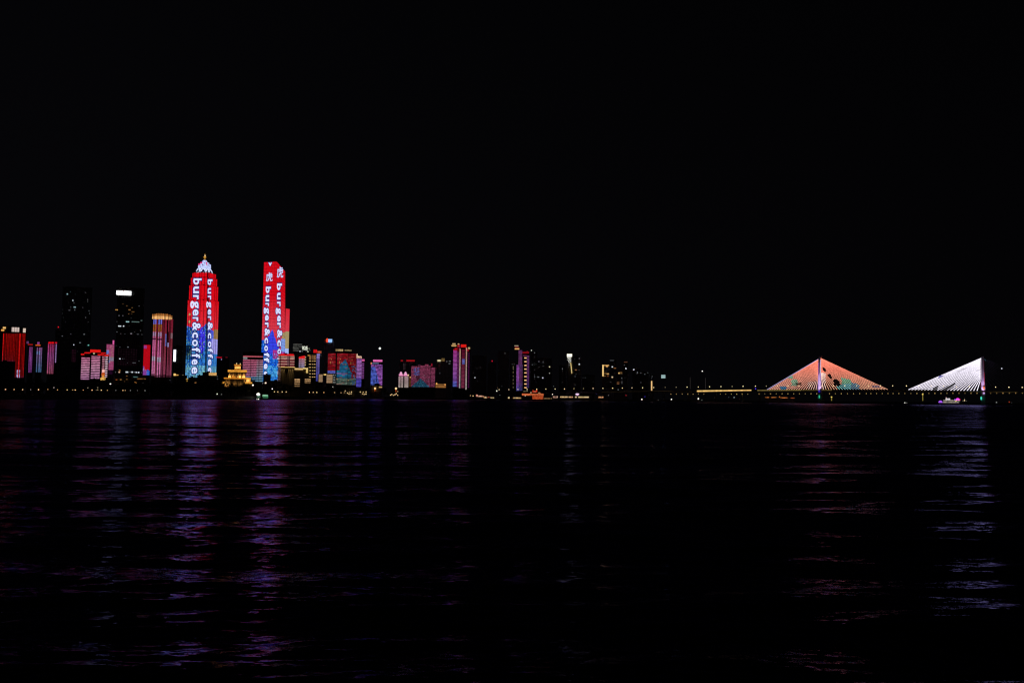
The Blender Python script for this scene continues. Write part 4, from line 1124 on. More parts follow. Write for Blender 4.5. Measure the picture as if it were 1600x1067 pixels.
def pink_wide():
    T = Thing('office_block', 'wide rose-lit block with blue foot and stepped roof, right of the twin domes', 'building', 662, 2350, 588)
    T.body(642.3, 572, 655.5, mat=M_WALL3, depth=24); T.body(655.6, 571, 673, mat=M_WALL3, depth=26, y=-1); T.body(673.2, 574, 680, mat=M_WALL3, depth=24)
    def mk(p0, p1, y0, y1, nx, ny, y=-.5):
        def f(u, v, i, j):
            px, py = p0 + u * (p1 - p0), y0 + v * (y1 - y0)
            c = mixc(S(190, 85, 125), S(165, 75, 115), v)
            if 646 < px < 655 and 574 < py < 586 and hrand(i // 2, j, 3) > .3: c = S(140, 130, 220)
            if py > 592 + abs(px - 657) * .9 - 1 and px < 670: c = mixc(S(40, 90, 140), S(70, 150, 180), hrand(i, j, 4))
            if px > 650 and 588 < py < 593 and px < 656: c = mulc(c, .3)
            k = .85 * (1 if j % 2 == 0 else .35) * (1 if i % 2 == 0 else .5) * (.3 + 1.1 * hrand(i, j, 5))
            if hrand(i, j, 9) > .95: c = S(235, 190, 210)
            return mulc(c, k)
        T.led(p0, y0, p1, y1, nx, ny, f, y=y)
    mk(642.5, 655.4, 572.3, 604.8, 14, 30); mk(655.8, 672.8, 571.3, 605, 18, 32, -1.5); mk(673.3, 679.6, 574.3, 605, 7, 30)
    T.glow(664, 569.4, 669.5, 571, S(150, 60, 90), 'roof_light', y=-1); T.glow(673.6, 568, 675.6, 572, S(130, 20, 40), 'roof_light'); T.glow(653, 569.6, 658, 571.4, S(70, 30, 50), 'roof_light', y=-1)
    D = Thing('dark_building', 'dark block with a bright cream lamp on its roof, left of the magenta tower', 'building', 693, 2500, 582)
    D.body(682, 562, 705.5, mat=M_WALL, depth=24)
    D.led(683, 562, 689, 564.8, 6, 2, lambda u, v, i, j: mulc(S(245, 230, 180), .3 + .9 * math.sin(3.14 * u)), 'roof_lamp_panel'); D.led(689.6, 559.8, 694.8, 564.4, 5, 4, lambda u, v, i, j: mulc(S(130, 105, 60), .5 + .5 * hrand(i, j)), 'roof_lamp_panel')
    D.wins([(698, 564.7, 2, 1.3, CWD), (703, 564.2, 3.4, 1.2, CWD), (702.3, 568, 3.4, 1, CWD), (687.2, 583, 1.5, 1.5, CWD), (686.2, 572, 1.4, 1.2, S(120, 20, 40)), (698, 587.2, 1, 1, mulc(CWD, .4)), (702.5, 580.4, 1, 1, mulc(CWD, .4)),
            (683.5, 567, 1, 1, mulc(CGD, .5)), (697, 574, .9, .9, mulc(CGD, .3)), (687.5, 567.3, 1, 1, mulc(CWD, .5)), (681.6, 575.5, 1.2, 1.2, S(120, 20, 40))])
    L = Thing('low_building', 'low amber-lit building between rose-lit block and magenta tower', 'building', 689, 2450, 600)
    L.body(680.3, 599, 697, mat=M_STONE, depth=14)
    L.led(680.5, 600, 696.6, 606, 16, 6, lambda u, v, i, j: mulc(S(225, 150, 80), (1 if j % 2 == 0 else .25) * (.4 + .5 * hrand(i, j, 6))), 'lit_windows'); L.glow(681.3, 598, 683.2, 600.4, S(250, 180, 100), 'roof_lamp'); L.glow(694.5, 600, 696.5, 601.6, S(250, 170, 90), 'roof_lamp')
pink_wide()

def magenta_tower():
    T = Thing('apartment_tower', 'magenta tower with two white vertical lines and jagged red roofline', 'building', 720, 2400, 575)
    T.body(707.5, 546, 718, mat=M_WALL2, depth=24); T.body(718.1, 541.5, 731, mat=M_WALL2, depth=26, y=-1); T.body(731.1, 547, 735, mat=M_WALL2, depth=22)
    T.led(707.9, 547.5, 713.8, 604.5, 6, 56, hlines(vgrad((0, S(190, 62, 160)), (.5, S(180, 95, 190)), (.8, S(150, 88, 185)), (.88, S(110, 110, 215)), (1, S(90, 115, 215))), .45, .25, 3))
    T.led(714.2, 550, 716.6, 605, 3, 50, cells(const(S(130, 50, 120)), .5, 4))
    T.led(717.6, 545, 719.4, 606.5, 2, 70, lambda u, v, i, j: mulc(mixc(S(235, 190, 150), S(200, 200, 205), v), .45 + .5 * hrand(i, j, 3)), 'light_stripe', y=-1.5)
    T.led(721, 546, 726, 606.5, 5, 56, lambda u, v, i, j: mulc(S(120, 120, 215) if .25 < v < .38 and i > 0 else mixc(S(110, 18, 48), S(145, 55, 85), v * 1.3), (1 if j % 2 == 0 else .4) * (.7 + .4 * hrand(i, j, 8)) * (0 if .38 < v < .40 else 1)), y=-1.5)
    T.led(727.6, 543, 729.4, 608.5, 2, 72, lambda u, v, i, j: mulc(mixc(S(240, 170, 150), S(205, 200, 195), v), .45 + .5 * hrand(i, j, 4)), 'light_stripe', y=-1.5)
    T.led(730, 551, 733.6, 606, 4, 46, cells(const(S(88, 20, 78)), .6, 9))
    for a, c in (((708.3, 545.7, 713.5, 547.2), S(165, 15, 30)), ((710.5, 543.8, 714.5, 545.3), S(190, 20, 25)), ((714.8, 539.4, 719.3, 541.4), S(200, 45, 35)), ((720.2, 538.3, 728.6, 542.6), S(232, 32, 26)), ((728.6, 544, 730.2, 547.6), S(200, 18, 40)), ((730.4, 546, 732.6, 549), S(140, 10, 28)),
                 ((715, 541.6, 716.2, 549), S(120, 12, 28)), ((717.7, 539, 719.2, 545), S(120, 15, 70))):
        T.glow(*a, c, 'roof_light_strip', y=-1.2)
    T.glow(706.8, 536.4, 711.8, 538, S(200, 165, 115), 'roof_lamp'); T.glow(705.5, 539.2, 713, 541, S(220, 175, 110), 'roof_lamp'); T.glow(715.2, 536.8, 717.8, 538.2, S(215, 165, 120), 'roof_lamp'); T.glow(731.4, 542.6, 734.4, 545.2, S(190, 165, 110), 'roof_lamp')
    T.post(709, 538, 546, .5, y=2); T.post(716.5, 538, 546, .5, y=2); T.post(733, 545, 548, .5, y=2)
    D = Thing('dark_building', 'group of unlit towers with scattered dots and a red beacon, right of the magenta tower', 'building', 765, 3150, 585)
    D.body(737, 556, 760, mat=M_WALL, depth=24); D.body(762, 566.5, 775, mat=M_WALL, depth=24, y=4); D.body(778, 549, 795, mat=M_WALL, depth=24, y=-4)
    D.wins([(742, 589.9, 1.4, 1.4, CW), (750.5, 573.8, 1.2, 1, mulc(CWD, .4)), (756.9, 549.2 + 8, 1, 1, mulc(CWD, .25)), (739.6, 582.5, 1, .9, mulc(CWD, .6)), (746.2, 595, 1, 1, mulc(CWD, .3)), (750.6, 597, 1, .9, mulc(CWD, .3))]); D.wins([(789, 552, 3.2, 1.1, mulc(CWD, .4)), (780, 579, 2.4, 1.2, mulc(CWD, .12)), (784, 603.5, 1, 1, mulc(CWD, .4))], y=-4.3)
    D.wins([(766, 593, 1, 1, mulc(CWD, .4))], y=3.7)
    D.glow(768.2, 563.2, 769.9, 565, S(205, 15, 45), 'beacon', y=6); D.post(769, 565, 566.6, .4, y=6.5)
magenta_tower()

def violet_tower():
    T = Thing('apartment_tower', 'violet tower with a column of gold windows and stepped left shoulder', 'building', 817, 3050, 580)
    T.body(807, 570, 810.3, mat=M_WALL2, depth=20, y=1); T.body(810.4, 547, 816.4, mat=M_WALL2, depth=24); T.body(816.5, 553, 827.2, mat=M_WALL2, depth=22)
    v1 = vgrad((0, S(150, 75, 170)), (.4, S(175, 95, 200)), (.7, S(140, 80, 175)), (1, S(85, 90, 190)))
    v2 = vgrad((0, S(95, 60, 115)), (.5, S(100, 45, 90)), (1, S(55, 60, 120)))
    T.led(807.2, 570.2, 811, 610.5, 4, 44, cells(lambda u, v: mulc(v1(u, v), 1.5), .7, 3), y=-.7)
    T.led(810.4, 547.2, 816.2, 570, 6, 24, cells(lambda u, v: mulc(S(118, 62, 118), 1.3), .6, 4)); T.led(811.1, 570.1, 816.2, 610.5, 5, 44, cells(lambda u, v: mulc(v2(u, v), 1.5), .8, 5))
    T.led(823, 555.5, 827, 606, 4, 46, cells(lambda u, v: mulc(vgrad((0, S(110, 55, 110)), (.7, S(105, 50, 115)), (1, S(60, 50, 110)))(u, v), 1.4), .6, 6)); T.led(817, 555, 823, 556.4, 5, 1, lambda u, v, i, j: S(110, 50, 90), 'roof_light_strip')
    T.glow(816.4, 549.6, 826.6, 552.2, S(125, 12, 22), 'roof_light_strip'); T.glow(823, 548.5, 825, 550, S(120, 12, 22), 'roof_light_strip')
    T.wins([(821, 559.2 + k * 5.8, 3.6, 1.7, S(245, 190, 130)) for k in range(9)])
    T.glow(803.8, 539.6, 810, 541, S(165, 150, 125), 'roof_lamp', y=3); T.glow(804.5, 541.6, 810.6, 543.8, S(100, 12, 22), 'roof_sign', y=3); T.glow(804.3, 544, 811.4, 546, S(230, 170, 100), 'roof_lamp', y=3); T.post(809.5, 546, 552, .5, y=4)
    D = Thing('dark_building', 'unlit tower edged by one column of dim window dots, left of the violet tower', 'building', 801, 3150, 585)
    D.body(796.5, 566.5, 805.5, mat=M_WALL, depth=20)
    D.wins([(800.2, 569, 1.6, 1, mulc(CWD, .6)), (803.8, 569, 1.6, 1, mulc(CWD, .6))] + [(802, y, 1.6, 1.1, S(150, 140, 105)) for y in (573, 576, 581.8, 587.6, 593.3, 599.2, 605.2)])
    E = Thing('dark_building', 'unlit high-rise with scattered white dots between violet tower and white-topped block', 'building', 847, 3200, 580)
    E.body(829.5, 549.3, 839, mat=M_WALL, depth=24); E.body(839.1, 560, 862, mat=M_WALL, depth=24, y=2)
    E.wins([(835.2, 551.2, 1.6, 1.5, CWD), (831.6, 569.8, 1.4, 1.3, CWD), (835.4, 557, 1, 1, mulc(CWD, .3)), (835.2, 567.5, 1, 1, mulc(CWD, .3)), (835.2, 570.3, 1, 1, mulc(CWD, .3)), (837.6, 569, 1, 1, mulc(CWD, .3)), (835.2, 578, 1, 1, mulc(CWD, .4)), (835.2, 585.4, 1, 1.4, mulc(CWD, .5)), (835.2, 588.4, 1.2, 1.8, mulc(CWD, .7)), (835.2, 591.4, 1, 1, mulc(CWD, .4)), (837.5, 588.8, .9, 1, mulc(CWD, .3))])
    E.wins([(842, 564.7, 1.4, 1.5, CWD), (848.6, 565.2, 1.2, 1.2, CWD), (848.5, 567.6, 1, 1, mulc(CWD, .5)), (842.4, 573.2, 1.2, 1, mulc(CWD, .4)), (848.5, 572, 1, 1.6, mulc(CWD, .5)), (858.7, 573.1, 1.8, 1.7, S(200, 190, 150)), (858.6, 583, 1.6, 1.5, S(170, 170, 160)), (841.2, 589, 3.2, 1.4, CWD), (848.1, 590.2, 1.8, 1.5, CW)], y=1.7)
    a = E.pt(830.4, 547.4, 4); m = MB(); m.ball(a.x, 4, a.z, 2.0, 1.8, S(220, 220, 205)); m.build('beacon', M_LAMP, E.o)
violet_tower()

def white_topped():
    T = Thing('office_block', 'dark tower with glaring white top corner and a leaning gold line under it', 'building', 893, 3150, 580)
    T.body(885.5, 552.6, 896.5, mat=M_WALL, depth=22); T.body(896.6, 557.5, 908, mat=M_WALL, depth=22, y=2)
    T.glow(886, 553.1, 893.7, 557.2, S(255, 250, 225, 1.8), 'roof_sign')
    T.led(886.1, 557.4, 892.3, 567, 7, 9, lambda u, v, i, j: mulc(S(215, 215, 205), 1 if (u > v - .45 and (hrand(i, j, 5) > .35 or j < 2) and u < 1.1 - .2 * v) else 0), 'lit_bracing')
    a = T.pt(891.7, 566.6, -1); b = T.pt(893.5, 583.2, -1)
    m = MB(); m.tube(a, b, 1.1, 8, lambda t: S(245, 215, 140), 5); m.build('light_line', M_LED, T.o)
    T.wins([(889.5, 570.3, 3, 1.2, CWD), (888, 573.4, 1.2, 1, mulc(CWD, .5))]); T.wins([(905.2, 560, 1.8, 1.2, CWD), (905.2, 569, 2, 1.7, CW), (898, 561, 1, 1, mulc(CWD, .4)), (899.8, 577.8, 4, 1.3, S(140, 90, 60)), (905, 578, 1.6, 1.1, mulc(CWD, .5)), (898.6, 588, 1.4, 2, mulc(CWD, .4)), (900, 584.5, 3, 1, mulc(CWD, .15)), (898.8, 601.2, 1, 1, mulc(CWD, .5)), (905.6, 584.5, 1.6, .9, mulc(CWD, .15))], y=1.7)
    D = Thing('dark_building', 'short unlit block with one lit window, left of the white-topped dark tower', 'building', 879, 3250, 590)
    D.body(873.5, 571, 884, mat=M_WALL, depth=22); D.wins([(878.8, 576.1, 1.6, 1.7, CWD), (878.6, 580, 1.2, 1, mulc(CWD, .2)), (878, 597.6, 1, 1, mulc(CWD, .2)), (865, 603.3, 1.2, 1.1, mulc(CWD, .8))])
    E = Thing('dark_building', 'low unlit block with two faint windows, right of the white-topped dark tower', 'building', 914, 3250, 590)
    E.body(909.5, 586, 929, mat=M_WALL, depth=22); E.wins([(911, 590, 1.6, 1, mulc(CWD, .3)), (914.6, 590, 2.4, 1, mulc(CWD, .3)), (926.7, 597, 1, 1.2, mulc(CWD, .2))])
white_topped()

def gold_bracket():
    T = Thing('office_block', 'dark block edged by a bright gold bracket of light', 'building', 948, 3150, 585)
    T.body(941, 569.5, 953, mat=M_WALL, depth=22)
    T.glow(941.1, 570, 943.3, 587.8, S(248, 205, 130), 'light_line'); T.glow(943.4, 570.1, 951.6, 571.4, S(215, 165, 95), 'light_line'); T.glow(946.8, 571.4, 950, 573.2, S(225, 165, 95), 'lit_window'); T.glow(943.4, 583, 948, 584, S(130, 95, 50), 'light_line'); T.glow(948, 583.2, 951.4, 585, S(190, 145, 85), 'lit_window'); T.glow(943.4, 586.9, 946.5, 587.8, S(130, 95, 50), 'light_line'); T.glow(948.6, 587, 951, 588.2, S(120, 60, 30), 'lit_window')
    T.wins([(948.5, 575.5, 2.4, 1, mulc(CWD, .2)), (951.5, 577, 1, 2, mulc(CWD, .2)), (948, 579.2, 3, .9, mulc(CWD, .15)), (945, 580, 1, 1, mulc(CWD, .2))])
    D = Thing('dark_building', 'unlit stepped high-rise with orange window strips, right of the gold bracket block', 'building', 965, 3250, 585)
    D.body(952.5, 562, 962.8, mat=M_WALL, depth=22, y=1); D.body(963, 579.5, 973.5, mat=M_WALL, depth=22); D.body(973.6, 564.7, 981, mat=M_WALL, depth=22, y=1)
    D.wins([(956.7, 573.1, 2, 1.5, CW), (960.8, 575.2, 4.4, 1.6, S(130, 85, 50)), (956.7, 589.1, 2.2, 1.8, S(235, 210, 160)), (956, 563.1, 7, 1, mulc(CWD, .6)), (954.2, 596.9, 1.2, 1.2, mulc(CWD, .5)), (960.2, 582.6, 1.2, .9, mulc(CWD, .3)), (977.7, 565.6, 6, 1.2, mulc(S(125, 80, 60), .7)), (975.5, 570.2, 1.4, 1.2, CWD), (978, 575.7, 1.8, 1.7, CW), (976.5, 590, 1.2, .9, mulc(CWD, .3))], y=.7)
    D.wins([(969.4, 581.2, 6.6, 1, mulc(CGD, .8)), (967.2, 583, 2.4, 1.5, S(225, 180, 110)), (970.6, 583.2, 3.4, 1.4, S(130, 95, 55)), (965.7, 597.3, 4.6, 1.1, S(115, 75, 48)), (965.7, 599.5, 4.8, 1.2, S(130, 85, 55)), (971.5, 590.8, 1.2, 1.5, CWD), (971.8, 596.4, 1, 1.4, CWD), (971.8, 598.9, 1, 1.4, CWD), (966, 608.7, 1.6, 1.6, CWD), (972.4, 584.6, .9, .9, mulc(CWD, .3))], y=-.3)
    E = Thing('dark_building', 'long low unlit block with a row of small dots, right of the stepped high-rise', 'building', 998, 3300, 592)
    E.body(988, 576, 1000, mat=M_WALL, depth=22, y=1); E.body(1000.1, 581.5, 1013, mat=M_WALL, depth=22)
    E.wins([(990.2, 577.4, 2, 1.7, CW), (996, 582, 1.5, 2.8, CWD), (995, 584, 1, 1, mulc(CWD, .4))], y=.7); E.wins([(1001.3, 582.7, 1.8, 1.3, mulc(CWD, .7)), (1007.5, 584.6, 1.4, 1.3, CWD), (1012, 582.4, 2, 1.3, mulc(CWD, .5)), (1001.4, 597.5, 1.2, 1.2, mulc(CWD, .6))])
    F = Thing('dark_building', 'narrow dark building with an upright gold line of light at its foot', 'building', 1018.5, 3200, 600)
    F.body(1014.8, 586, 1021.5, mat=M_WALL, depth=14); F.glow(1017.3, 595.2, 1019.1, 610, S(240, 195, 130), 'light_line'); F.wins([(1019, 588.1, 1.5, 1.2, mulc(CWD, .8)), (1018, 591, 1, 1.2, mulc(CWD, .4)), (1014.6, 586.6, .8, .8, mulc(CWD, .2))])
    H = Thing('billboard', 'pale cyan lit billboard standing alone above the bridge approach lamps', 'billboard', 1036.3, 3200, 595)
    H.led(1033.2, 585.6, 1039.6, 590.8, 8, 6, lambda u, v, i, j: mulc(S(180, 215, 215), 1.05 if j != 2 else .55), 'lit_panel', y=-.5)
    H.post(1034.5, 590.8, 613, .5, 'post', y=.5); H.post(1038.5, 590.8, 613, .5, 'post', y=.5)
gold_bracket()

# ------------------------------------------------------------------ lamps
def lamp(px, py, Y, rpx, col, label='small warm street lamp in the row along the dark embankment', group='embankment lamps', name='street_lamp', ground=G, stem=None, squash=1.0, cat='street lamp'):
    T = Thing(name, label, cat, px, Y, py, group, ground)
    a = T.pt(px, py); r = rpx * Y / FPX  # head radius takes in part of the lamp's bloom
    m = MB(); m.cyl(0, .1, -.2, max(.5, a.z - r * squash), .16, .10, 6)
    if group is None or cat == 'street lamp': m.box(-.25, .25, -.15, .35, 0, .5)
    m.build('pole', M_METAL, T.o)
    m = MB(); m.ball(0, 0, a.z, r, r * squash, col, 10, 6); m.build('lamp_head', M_LAMP, T.o)
    if stem:
        m = MB(); m.cyl(0, 0, a.z - stem[0] * Y / FPX, a.z - r * .7, stem[1] * Y / FPX, None, 8, stem[2]); m.build('lamp_shaft', M_LAMP, T.o)
    return T
WARM = S(255, 215, 150, 1.1); WARMD = S(215, 175, 120); WH = S(255, 250, 235, 1.5); GR = S(150, 155, 150)
left = [(8.6, 1, WARM, 1.3), (22, 1, WARM, 1), (35.4, 1, WARM, 1.15), (48, 1, GR, .8), (60.2, 1, WARM, 1.35), (74.8, 0, WARMD, .9), (89.8, 1, WARMD, 1), (105, 1, WARM, .95), (113.5, 1, WARMD, 1), (117.6, 1, WARM, 1.15),
        (130, 1, WARMD, .85), (143.8, 1, WARM, 1.1), (150.3, 1, GR, .6), (152.8, 0, WARMD, .9), (158.3, 1, WARM, 1.15), (167.8, 1, WARMD, .85), (181, 1, GR, .7), (192, 1, WARM, 1.05), (196, 1, WARMD, .95), (203.8, 1, GR, .9), (214.5, 1, GR, .5), (226.5, 1, GR, .95)]
for px, k, c, r in left:
    Y = shore_depth(px) + 38
    lb = 'below the broad red hotel at the left edge' if px < 42 else 'below the slim purple towers' if px < 88 else 'below the tall dark skyscraper' if px < 125 else 'below the pink-lined hotel' if px < 172 else 'below the white-signed office tower'
    lamp(px, 608.2 + px * .0085 - (1 - k) * .5, Y, r * .62, c, ('pale grey' if c is GR else 'warm') + ' street lamp in the embankment row ' + lb)
for px, py, r, c, lb in ((73, 605, 1.5, S(230, 235, 210), 'wide whitish floodlight above the left embankment lamp row, left of two close ones'),
                     (84, 605.2, 1.7, WH, 'brightest white floodlight just right of another above the left embankment lamps'),
                     (137.2, 605.7, 1.1, S(170, 165, 140), 'dull floodlight above the embankment lamps below the pink-lined hotel'),
                     (152.4, 605.6, 1.4, S(235, 225, 180), 'yellowish floodlight above the embankment lamps below the golden turret'),
                     (146.2, 606, .9, S(120, 115, 85), 'faint brownish lamp left of the yellowish floodlight'),
                     (172.5, 599.8, 1.9, WH, 'bright white floodlight on a tall mast below the narrow pink slab')):
    lamp(px, py, shore_depth(px) + 90, r * .62, c, lb, None, 'floodlight_mast', squash=.7, cat='floodlight')
for px, py, r, c, lb in ((339.3, 615.4, 1.2, WH, 'white lamp low by the water, below the gold penthouse'), (395.2, 601.7, 2.1, S(255, 240, 225, 1.4), 'big white oval floodlight right of the golden palace'), (415, 598.2, 2.0, S(255, 225, 185, 1.4), 'big cream floodlight in front of the small black block'),
                     (425.4, 607.4, 1.35, WH, 'white lamp below the foot of the slant-roof tower'), (518.5, 604.6, 2.7, S(255, 252, 240, 1.6), 'largest round white floodlight below the wide dark red block'), (404, 612.3, .9, S(110, 90, 50), 'dim brown lamp above the white and green boat'),
                     (697.9, 608, 1.0, WH, 'small white lamp right of the low amber-lit building'), (715.8, 609.4, 1.6, WH, 'white floodlight at the foot of the magenta tower'), (719.8, 606.2, 1.3, S(120, 225, 215, 1.1), 'cyan lamp at the foot of the magenta tower'),
                     (776.2, 610.6, 1.3, WH, 'white lamp lower left of the first bridge lamps'), (777.4, 605.9, .8, S(190, 140, 80), 'faint amber lamp above the first bridge lamps'), (863.3, 616, 1.1, WH, 'white lamp at the left end of the lit quay pavilions'),
                     (781, 617, .8, S(130, 135, 130), 'faint grey lamp beneath the first bridge lamps'), (820.8, 618, 1.2, S(255, 245, 220), 'bright lamp in front of the orange restaurant boat'),
                     (950.8, 617.5, .9, S(150, 150, 145), 'faint lamp right of the lit quay pavilions'), (978, 617.7, 1.2, S(190, 20, 40), 'red lamp low under the bridge approach'), (1007.5, 619.8, 1.3, S(40, 30, 150), 'deep blue lamp low under the bridge approach'), (932, 615.4, 1.0, S(25, 18, 70), 'very dim blue lamp above the right end of the quay pavilions'),
                     (1097.3, 579.8, 1.5, WH, 'high white lamp alone above the bridge approach'), (1565.2, 575.7, 1.6, S(225, 225, 245), 'high white lamp alone right of the white cable pylon'), (1180.6, 607.2, 1.5, S(80, 50, 235, 1.1), 'violet-blue lamp at the left end of the orange cables')):
    Y = max(shore_depth(px) + 60, 0)
    if px > 1000 and py > 600 and px != 1180.6: Y = 2840
    if px in (1565.2,): Y = 4400
    if px == 1180.6: continue
    lamp(px, py, Y, r * .62, c, lb, None, 'floodlight_mast', cat='floodlight', squash=.95)
lamp(586, 606.7, shore_depth(586) + 60, 1.5, S(255, 205, 140, 1.4), 'orange globe lamp on a glowing shaft below the blue-violet block', None, 'beacon_lamp', stem=(4.0, .7, S(190, 80, 25)), cat='lamp')
lamp(618.7, 606.9, shore_depth(619) + 60, 1.6, S(255, 210, 150, 1.4), 'orange globe lamp on a glowing shaft left of the twin-domed block', None, 'beacon_lamp', stem=(5.2, .8, S(150, 60, 20)), cat='lamp')
mid = [(428.8, 612, 1), (434.2, 612.1, 1), (441, 612.2, 1), (447.2, 612.3, 1.1), (346, 616, .6), (463.5, 611.2, .7), (465.9, 612.8, .7), (463.8, 615, .7), (471.8, 612.9, .9), (477.8, 613, .4), (483.4, 612.8, 1.1), (489.3, 612.9, 1.1), (495, 613, 1), (498.3, 613, .8), (501, 612.8, 1.1), (506, 613, .9), (511.8, 613, .6), (517, 613, .8), (522.8, 613.2, .9),
       (532.9, 613.5, .9), (539.5, 610.6, 1), (538.2, 613.3, .8), (542.8, 614, 1), (546, 612.7, .8), (545.3, 615.3, 1.3), (549.2, 612.2, 1.2), (548.6, 615, 1.1), (553.2, 614, 1.2), (554.2, 610.2, .9), (563, 612.2, 1.2), (567.6, 612.5, 1.1), (572, 612.2, 1.2), (566.4, 615.2, 1), (569, 616, 1.2), (571.8, 615.4, 1.5), (590.4, 614.2, .8), (594.8, 614.3, 1),
       (610.2, 617.2, 1.1), (612.2, 616, 1.1), (614.8, 617.6, 1), (617.2, 616.4, 1.4), (619.2, 614.9, 1.3), (621.4, 617.4, 1), (624, 617.3, .9), (628.2, 617.6, .8), (630.6, 617.5, 1.4), (621.5, 611.5, .9), (615.2, 622.4, 1.3),
       (650.5, 614.9, .8), (654, 615.8, .7), (657, 614.6, 1.1), (660, 614.3, 1.3), (662.8, 614.9, 1.1), (667, 615.6, .9), (641, 615.8, .5), (681.5, 617, .6), (684.5, 616.8, .4), (688, 615.5, .35), (692, 615, .4), (696, 616, .5), (699, 614.8, .45), (703, 615.2, .5), (708, 616, .6), (712, 615, .7), (715, 616, .7), (718, 613.5, .5), (723.3, 616, 1.3), (731, 614.4, .7), (735, 617.9, .9), (739.2, 618.5, 1.1)]
for px, py, r in mid:
    c = WARM if r > .95 else (WARMD if r > .75 else GR)
    if 676 < px < 732: c = mulc(GR, .35 + .6 * r)
    if px in (615.2, 723.3): c = WH
    lb = 'below the slant-roof tower' if px < 455 else 'below the gold-windowed block' if px < 512 else 'below the wide dark red block' if px < 560 else 'below the violet lined tower' if px < 600 else 'below the twin-domed block' if px < 636 else 'below the wide rose-lit block' if px < 676 else 'left of and below the magenta tower'
    lb = ('faint grey' if c not in (WARM, WARMD, WH) else 'white' if c is WH else 'bright warm' if c is WARM else 'small amber') + ' quay lamp in the row ' + lb
    if px == 346: lb = 'faint lone quay lamp below the golden palace'
    lamp(px, py, shore_depth(px) + 30 + 25 * hrand(px * 10), .38 + r * .32, c, lb, 'quay lamps')

# ------------------------------------------------------------------ quay pavilions with lit windows
def pavilion(label, px0, px1, py0, py1, fn, nx=None, top=1.2, name='quay_pavilion'):
    c = (px0 + px1) / 2
    T = Thing(name, label, 'pavilion', c, shore_depth(c) + 26, (py0 + py1) / 2)
    x0, x1, z0, z1 = T.rect(px0, py0, px1, py1, 0)
    m = MB(); m.box(x0, x1, 0, 12, -.3, z1 + .2); m.build('wall', M_STONE, T.o)
    m = MB(); m.prism([(x0 - 1, -1, z1 + .203), (x1 + 1, -1, z1 + .203), (x1 + 1, 13, z1 + .203), (x0 - 1, 13, z1 + .203)], [(x0 + 1.5, 3, z1 + top + 1), (x1 - 1.5, 3, z1 + top + 1), (x1 - 1.5, 9, z1 + top + 1), (x0 + 1.5, 9, z1 + top + 1)]); m.build('roof', M_CONC, T.o)
    T.led(px0, py0, px1, py1, nx or max(3, int((px1 - px0) * 1.6)), 3, fn, 'lit_windows', y=-.3)
    return T
def warmcells(c1, c2, dens, seed):
    return lambda u, v, i, j: mulc(mixc(c1, c2, hrand(i, seed, 2)), (1.1 if hrand(i, j // 2, seed) < dens else .12) * (.5 if j == 2 else 1))
cr, am = S(255, 225, 175), S(230, 140, 75)
pavilion('smallest cream-lit quay pavilion, left end of the chain beside the magenta tower', 743.8, 746.6, 616.5, 619.6, warmcells(S(255, 200, 180), S(235, 140, 110), .95, 3))
pavilion('longest peach-lit quay pavilion right of the magenta tower', 747, 756, 618, 620.2, warmcells(S(255, 215, 185), S(225, 130, 90), .75, 4))
pavilion('bright cream quay pavilion touching the long peach-lit one', 752.5, 761.2, 619.6, 622.2, warmcells(S(255, 225, 180), S(220, 160, 90), .8, 12))
pavilion('dim brick-red lit quay kiosk between two brighter pavilions', 762, 765, 619.8, 621.2, warmcells(S(190, 90, 60), S(160, 80, 60), .9, 5))
pavilion('short cream-lit quay pavilion standing alone before the dark towers', 766.2, 771.8, 620.6, 622.4, warmcells(cr, S(210, 180, 120), .9, 6))
pavilion('tiny lit quay kiosk with reddish roof glow left of the orange boat', 793.8, 796.3, 620.4, 623, warmcells(cr, cr, 1, 7))
pavilion('golden quay pavilion directly left of the orange restaurant boat', 801.3, 814.5, 620.8, 623, warmcells(S(255, 230, 180), S(240, 170, 80), .7, 8))
pavilion('olive-dim quay pavilion directly right of the orange restaurant boat', 850, 862.8, 621.8, 624.2, warmcells(S(190, 160, 110), S(130, 100, 60), .7, 9))
pavilion('pinkish quay pavilion left of the long row of gold-lit ones', 864, 871.5, 618.8, 622, warmcells(S(235, 195, 170), S(180, 120, 100), .7, 10))
pavilion('gold-lit quay pavilion, first of the straight row under the bridge lamps', 875.2, 886.8, 619.2, 621.4, warmcells(cr, S(245, 190, 110), .85, 11))
pavilion('gold-lit quay pavilion left of the round pink-white lantern', 888.5, 895, 619.4, 621.5, warmcells(cr, am, .9, 12))
pavilion('narrow lit kiosk right under the pink-white lantern', 898.6, 901, 619.3, 621.6, warmcells(cr, cr, 1, 13))
pavilion('longest gold-lit quay pavilion right of the round pink-white lantern', 903.4, 920, 619.4, 621.6, warmcells(cr, S(230, 200, 130), .92, 14))
pavilion('amber-lit quay pavilion at the right end of the row', 934.6, 942.8, 619.5, 621.8, warmcells(S(250, 200, 150), am, .75, 15))
def lantern():
    T = Thing('lantern_kiosk', 'round pink-white glowing lantern on the quay above the gold-lit pavilions', 'lantern', 902, 2760, 616.5)
    a = T.pt(902, 615.8); r = 2.9 * 2760 / FPX
    m = MB(); m.cyl(0, 0, -.2, a.z - r * .8, .8, .8, 8); m.build('post', M_METAL, T.o)
    m = MB(); m.ball(0, 0, a.z, r, r * .45, S(240, 205, 240, 1.1), 14, 8); m.cyl(0, 0, a.z - r * .8, a.z - r * .1, r * .2, r * .8, 12, S(225, 170, 215)); m.build('globe', M_LAMP, T.o)
lantern()

